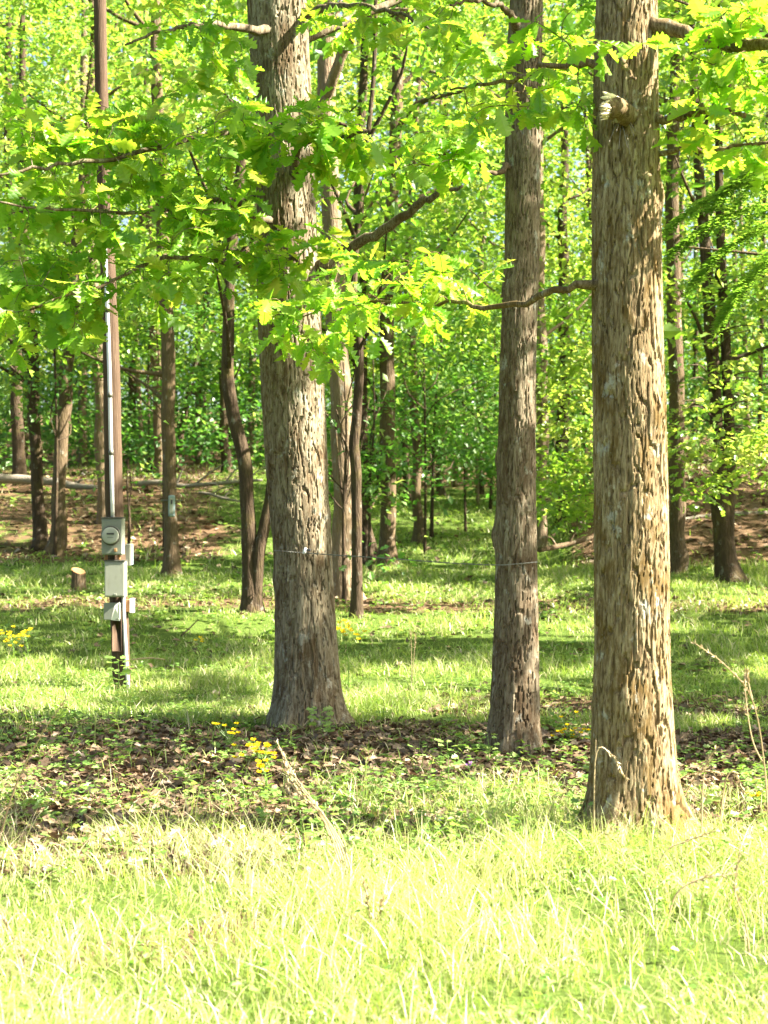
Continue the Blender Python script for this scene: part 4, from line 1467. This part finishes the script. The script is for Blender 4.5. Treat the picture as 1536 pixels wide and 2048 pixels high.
def lying(name, label, cat, ctrl, mat, side=(), group=None):
    c = []
    for px, py, d, w, lift in ctrl:
        p = P(px, py, d)
        c.append([p[0], d, max(p[2], GZ(p[0], d) + w * .3) if lift is None else float(GZ(p[0], d)) + lift, w])
    p = spline(c, 30)
    L = p[0, :3]
    root = thing(name, L, label, cat, group)
    link('log' if cat == 'log' else 'stem', MB().add(*tube(p[:, :3], p[:, 3], 12, .08, 5)).mesh('log', L), mat, root)
    for k, (v, r, ln) in enumerate(side):
        i = int(v * 29)
        e = p[i, :3] + np.array(r) * ln
        tw = spline([p[i, :3], p[i, :3] * .5 + e * .5 + [0, .03, .06], e], 8)
        link('side_branch', MB().add(*tube(tw, np.linspace(p[i, 3] * .6, .006, 8), 6, .1, k)).mesh('side_branch', L), mat, root)
    return root


lying('fallen_log', 'long pale fallen log lying across the left bank', 'log', [(-60, 955, 36.5, .12, None), (0, 957, 36.5, .12, None), (60, 960, 36.4, .115, None), (110, 964, 36.2, .10, None), (150, 972, 36, .085, None), (195, 975, 35.6, .05, None)], M_DEADWOOD,
      [(.8, (.6, -.3, .3), .5), (.9, (.7, -.2, -.1), .5)])
lying('fallen_branch', 'bare grey fallen branch between the box-bearing tree and the crooked tree', 'branch', [(272, 968, 36.5, .075, None), (320, 965, 36.3, .07, None), (365, 972, 36.2, .055, None), (420, 968, 36.0, .05, None), (470, 964, 36, .045, None), (525, 960, 36, .03, None)], M_DEADWOOD,
      [(.35, (.3, -.1, .6), .9), (.5, (.8, -.2, .5), 1.3), (.75, (.5, 0, .55), .8), (.9, (.6, 0, .5), .7), (.6, (.5, -.6, -.15), .8)])
lying('fallen_branch', 'bleached forked dead branch lying lower on the left bank', 'branch', [(398, 985, 34.5, .03, None), (420, 988, 34.4, .032, None), (445, 996, 34.2, .03, None), (480, 1003, 34, .02, None)], M_DEADWOOD,
      [(.4, (.7, -.2, .25), .8), (.6, (.6, -.3, -.2), .6), (.7, (.5, 0, .4), .6)])
lying('fallen_branch', 'pale fallen pole on the bank behind the middle oak', 'branch', [(1078, 1100, 27.5, .05, None), (1120, 1092, 28, .05, None), (1160, 1082, 28.4, .045, None), (1200, 1070, 29, .035, None)], M_BARK_MID, [(.3, (-.4, -.2, .4), .5), (.5, (.4, -.2, .6), .5)])
lying('fallen_branch', 'long fallen branch on the right bank behind the forked tree', 'branch', [(1340, 1075, 29.5, .03, None), (1400, 1060, 29.8, .04, None), (1470, 1048, 30, .045, None), (1560, 1040, 30.2, .05, None)], M_DEADWOOD, [(.5, (.3, -.3, .5), .6)])
lying('fallen_branch', 'short dark rotten stick at the foot of the middle oak', 'branch', [(1072, 1155, 20, .02, .05), (1085, 1158, 20, .025, .06), (1102, 1166, 20, .02, .05)], M_BARK_DARK)
lying('fallen_branch', 'thin pale stick in the grass just right of the pole foot', 'branch', [(262, 1312, 16.6, .008, .10), (300, 1310, 16.7, .010, .11), (330, 1313, 16.8, .007, .08)], M_STRAW)
lying('fallen_branch', 'thin dark twig on the grass between the pole and the oak', 'branch', [(362, 1258, 18.2, .010, .10), (380, 1245, 18.4, .009, .16), (396, 1232, 18.6, .006, .22)], M_BARK_DARK)

# ------------------------------------------------------------------ wild flowers and stalks
def petals(mb, c, r, n, tilt):
    th = np.linspace(0, 2 * np.pi, n, endpoint=False) + random.random()
    pos = np.repeat(np.array(c)[None], n, 0)
    ax = np.stack([np.cos(th), np.sin(th), np.full(n, .15)], -1) + np.array(tilt)
    leaf_batch(mb, pos, ax, np.array([[0, 0, 1.]] * n) + np.array(tilt), np.full(n, r), rng.random(n), 'diamond', .9)


def ragwort(px, py_top, d, label, heads=14, spread=.06):
    t = P(px, py_top, d)
    L = np.array([t[0] + .02, d, float(GZ(t[0], d))])
    root = thing('yellow_wildflower', L, label, 'wildflower', 'yellow wildflowers')
    st = spline([L - [0, 0, .02], L * .5 + t * .5 + [.012, 0, 0], t - [0, 0, .04]], 10)
    link('stem', MB().add(*tube(st, np.linspace(.0045, .003, 10), 6)).mesh('stem', L), M_WEED, root)
    lf, hd, ct = MB(), MB(), MB()
    for k in range(9):
        i = int(k * .9)
        a = k * 2.4
        leaf_batch(lf, st[i:i + 1], np.array([[math.cos(a), math.sin(a), .5]]), np.array([[0, 0, 1.]]), np.array([.09 - .006 * k]), np.array([.5]), 'lobed', .6)
    for k in range(heads):
        c = t + np.array([random.gauss(0, spread), random.gauss(0, spread), random.gauss(0, spread * .8)])
        lf.add(*tube(spline([st[-2], st[-2] * .4 + c * .6 + [0, 0, -.01], c], 4), .0015, 4, cap=False))
        petals(hd, c, .026 if d < 12 else .036, 8, (random.uniform(-.3, .3), -1.3, .1))
        ct.add(*tube(np.array([c - [0, 0, .004], c + [0, -.002, .006]]), [.008, .006], 6))
    tag(link('leaves', lf.mesh('leaves', L, False), M_WEED, root), kind='stuff')
    tag(link('flower_head', hd.mesh('flower_head', L, False), M_YELLOW, root), kind='stuff')
    tag(link('flower_centre', ct.mesh('flower_centre', L, False), M_YELLOW, root), kind='stuff')


ragwort(524, 1500, 8.9, 'tall yellow wildflower beside the tip of the leaning dry grass', 22, .045)
ragwort(527, 1528, 8.8, 'short yellow flower cluster just under the tall yellow wildflower', 9, .03)
ragwort(460, 1470, 10.5, 'small dim yellow wildflower in the shade left of the oak foot', 9, .05)
ragwort(692, 1258, 14.2, 'bright yellow wildflower immediately right of the thick oak', 22, .06)
ragwort(24, 1273, 16.6, 'bright yellow wildflower cluster at the left edge', 22, .08)
ragwort(52, 1271, 16.8, 'orange-yellow wildflower cluster second from the left edge', 12, .05)
ragwort(1138, 1468, 11.2, 'yellow wildflower clump between the middle oak and the mossy oak', 24, .075)
ragwort(399, 1278, 16.8, 'single tiny yellow wildflower midway between the pole and the oak', 4, .03)
ragwort(1508, 1585, 8.6, 'small yellow wildflower low at the right edge', 4, .03)


def blossom(px, py, d, label, mat, r=.022, n=6, name='white_wildflower'):
    t = P(px, py, d)
    L = np.array([t[0], d, float(GZ(t[0], d))])
    root = thing(name, L, label, 'wildflower')
    link('stem', MB().add(*tube(spline([L, L * .4 + t * .6 + [.01, 0, 0], t], 6), .0025, 5)).mesh('stem', L), M_WEED, root)
    hd = MB()
    petals(hd, t, r, n, (0, -.7, .1))
    petals(hd, t + [.012, .0, .012], r * .8, n, (.3, -.4, .3))
    tag(link('flower_head', hd.mesh('flower_head', L, False), mat, root), kind='stuff')


blossom(876, 1641, 7.9, 'white flower in the tall grass left of the mossy oak', M_WHITE)
blossom(838, 1734, 7.0, 'larger white flower in sunlit grass right of the leaning dry grass', M_WHITE, .03)
blossom(93, 1640, 8.1, 'pale flower in the shade near the left edge', M_WHITE, .024)
blossom(937, 1530, 9.0, 'single purple flower on a thin stalk between the oaks', M_PURPLE, .024, name='purple_wildflower')
blossom(1330, 1735, 6.9, 'tiny white flower in the bright grass under the mossy oak', M_WHITE, .015)
blossom(1152, 1785, 6.6, 'tiny white flower low in the bright middle grass', M_WHITE, .015)


def stalk(label, paths, group=None, name='dry_grass_stalk', mat=None, head=True):
    """paths: lists of (px, py, d); the first point of the first path is the foot"""
    f = P(*paths[0][0])
    L = np.array([f[0], paths[0][0][2], float(GZ(f[0], paths[0][0][2]))])
    root = thing(name, L, label, 'grass stalk', group)
    for k, pts in enumerate(paths):
        c = np.array([P(*q) for q in pts])
        if k == 0 or pts[0] == paths[0][0]:
            c[0, 2] = GZ(c[0, 0], c[0, 1]) - .01
        p = spline(c, 18)
        m = MB().add(*tube(p, np.linspace(.0052, .0022, 18), 5))
        if head:
            for i in range(9, 18):
                leaf_batch(m, p[i:i + 1].repeat(3, 0), norm(np.gradient(p, axis=0)[i])[None] + rng.normal(size=(3, 3)) * .35, rng.normal(size=(3, 3)) + [0, 0, .2], np.full(3, .03), rng.uniform(.4, 1, 3), 'diamond', .5)
        link('stalk', m.mesh('stalk', L, False), mat or M_STRAW, root)


stalk('clump of tall dry straw leaning left in front of the thick oak',
      [[(715 - 4 * k, 1800, 6.6 + .05 * k), (690 - 5 * k, 1700, 6.7 + .05 * k), (655 - 6 * k, 1640 - 6 * k, 6.8 + .03 * k), (598 - 2 * k + random.uniform(-9, 9), 1560 + 8 * k, 6.9), (556 + 5 * k, 1488 + 13 * k, 7.0)] for k in range(5)])
stalk('single straw stalk leaning right at the left edge', [[(-5, 1640, 7.6), (30, 1575, 7.5), (80, 1475, 7.4), (130, 1400, 7.3)]])
stalk('tall forked dry stalk in front of the right edge', [[(1540, 1640, 7.4), (1530, 1540, 7.4), (1505, 1400, 7.3), (1450, 1330, 7.2), (1392, 1288, 7.1)], [(1505, 1400, 7.3), (1498, 1370, 7.3), (1494, 1345, 7.3)], [(1528, 1530, 7.4), (1505, 1480, 7.4), (1492, 1400, 7.4), (1490, 1350, 7.4)]])
stalk('thin straight stalk standing against the foot of the mossy oak', [[(1184, 1690, 7.5), (1188, 1600, 7.45), (1192, 1480, 7.4)]], head=False)
stalk('arching dry stalk crossing the foot of the mossy oak', [[(1188, 1640, 7.45), (1192, 1510, 7.4), (1225, 1512, 7.4), (1250, 1555, 7.4)]])
stalk('pair of pale upright stalks on the grass between the oaks', [[(822, 1345, 14.9), (823, 1300, 14.9), (821, 1262, 14.9)], [(822, 1345, 14.9), (829, 1300, 14.9), (831, 1270, 14.9)]])
stalk('arched pale grass stem in the bright grass at the lower right', [[(1330, 1830, 6.0), (1352, 1790, 6.0), (1400, 1758, 6.0), (1465, 1748, 6.0)]])
stalk('second arched pale stem, higher in the bright grass at right', [[(1300, 1750, 6.6), (1330, 1705, 6.6), (1380, 1680, 6.6), (1430, 1662, 6.6)]])
stalk('drooping dry stems beside the sunny foot of the mossy oak', [[(1325, 1640, 7.8), (1345, 1575, 7.8), (1390, 1548, 7.8), (1425, 1570, 7.8)], [(1325, 1640, 7.8), (1370, 1590, 7.8), (1400, 1545, 7.8), (1440, 1545, 7.8)], [(1440, 1640, 7.9), (1452, 1560, 7.9), (1470, 1545, 7.9), (1485, 1580, 7.9)]])
stalk('tall straight dry stem with a bent tip just right of the mossy oak', [[(1402, 1650, 7.3), (1405, 1590, 7.3), (1412, 1530, 7.3), (1430, 1500, 7.3)]])
stalk('leaning dry stem nearest the bottom right corner', [[(1500, 1900, 5.7), (1490, 1840, 5.7), (1470, 1780, 5.7), (1480, 1700, 5.7)]])
stalk('tuft of pale dry stems in the bright grass below the leaning straw', [[(735, 1900, 5.9), (742, 1850, 5.9), (735, 1800, 5.9), (728, 1765, 5.9)], [(735, 1900, 5.9), (725, 1860, 5.9), (700, 1830, 5.9)], [(735, 1900, 5.9), (755, 1850, 5.9), (765, 1800, 5.9)]])
stalk('green seeding grass stalk right of the leaning dry straw', [[(722, 1640, 8.2), (728, 1580, 8.2), (732, 1522, 8.2)]], mat=M_GRASS)
stalk('curved yellow stalk between the leaning straw and the oak foot', [[(715, 1600, 8.6), (712, 1570, 8.6), (700, 1540, 8.6), (680, 1532, 8.6)]])
stalk('pale dry stems in the lower left corner grass', [[(45, 1960, 5.5), (40, 1920, 5.5), (20, 1860, 5.5), (5, 1835, 5.5)], [(48, 1990, 5.4), (50, 1940, 5.4), (42, 1900, 5.4)]])


def herb(px, py_top, py_foot, label, w=.03, n=16, name='leafy_weed', ls=.05):
    d = ground_at(px, py_foot)
    t = P(px, py_top, d)
    L = np.array([t[0], d, float(GZ(t[0], d))])
    root = thing(name, L, label, 'weed')
    st = spline([L, L * .5 + t * .5 + [.01, 0, 0], t], 12)
    link('stem', MB().add(*tube(st, np.linspace(.004, .002, 12), 5)).mesh('stem', L), M_WEED, root)
    lf = MB()
    i = np.clip((np.arange(n) / n * 12).astype(int) + 1, 0, 11)
    a = np.arange(n) * 2.4
    pos = st[i] + rng.normal(size=(n, 3)) * .01
    pos[:, :2] += np.stack([np.cos(a), np.sin(a)], -1) * w * .4
    leaf_batch(lf, pos, np.stack([np.cos(a), np.sin(a), np.full(n, .2)], -1), np.array([[0, 0, 1.]] * n) + rng.normal(size=(n, 3)) * .3 + [0, -.3, 0], rng.uniform(.7, 1.2, n) * ls, rng.uniform(.4, 1, n), 'lobed', 1.1)
    tag(link('leaves', lf.mesh('leaves', L, False), M_WEED, root), kind='stuff')


herb(894, 1482, 1600, 'upright pale leafy weed standing in the shade between the oaks', .06, 26)
herb(640, 1418, 1475, 'small leafy sprig growing at the foot of the thick oak', .10, 30, ls=.07)
herb(1170, 1605, 1690, 'leafy weed hugging the shaded foot of the mossy oak', .09, 34, ls=.05)
herb(236, 1318, 1392, 'blue-green weed climbing the foot of the utility pole', .10, 26, ls=.10)
herb(600, 1620, 1760, 'tall leafy weed left of the leaning dry straw', .08, 30)
herb(650, 1605, 1750, 'leafy weed behind the leaning dry straw', .08, 26)
herb(740, 1660, 1770, 'leafy weed right of the leaning dry straw', .08, 26)
herb(975, 1470, 1530, 'dark leafy weed by the left foot of the middle oak', .08, 20, ls=.06)

print('leaves', NLEAF[0], 'tris', sum(sum(len(p.vertices) - 2 for p in ()) for m in ()) or sum(len(m.loops) - 2 * len(m.polygons) for m in bpy.data.meshes))
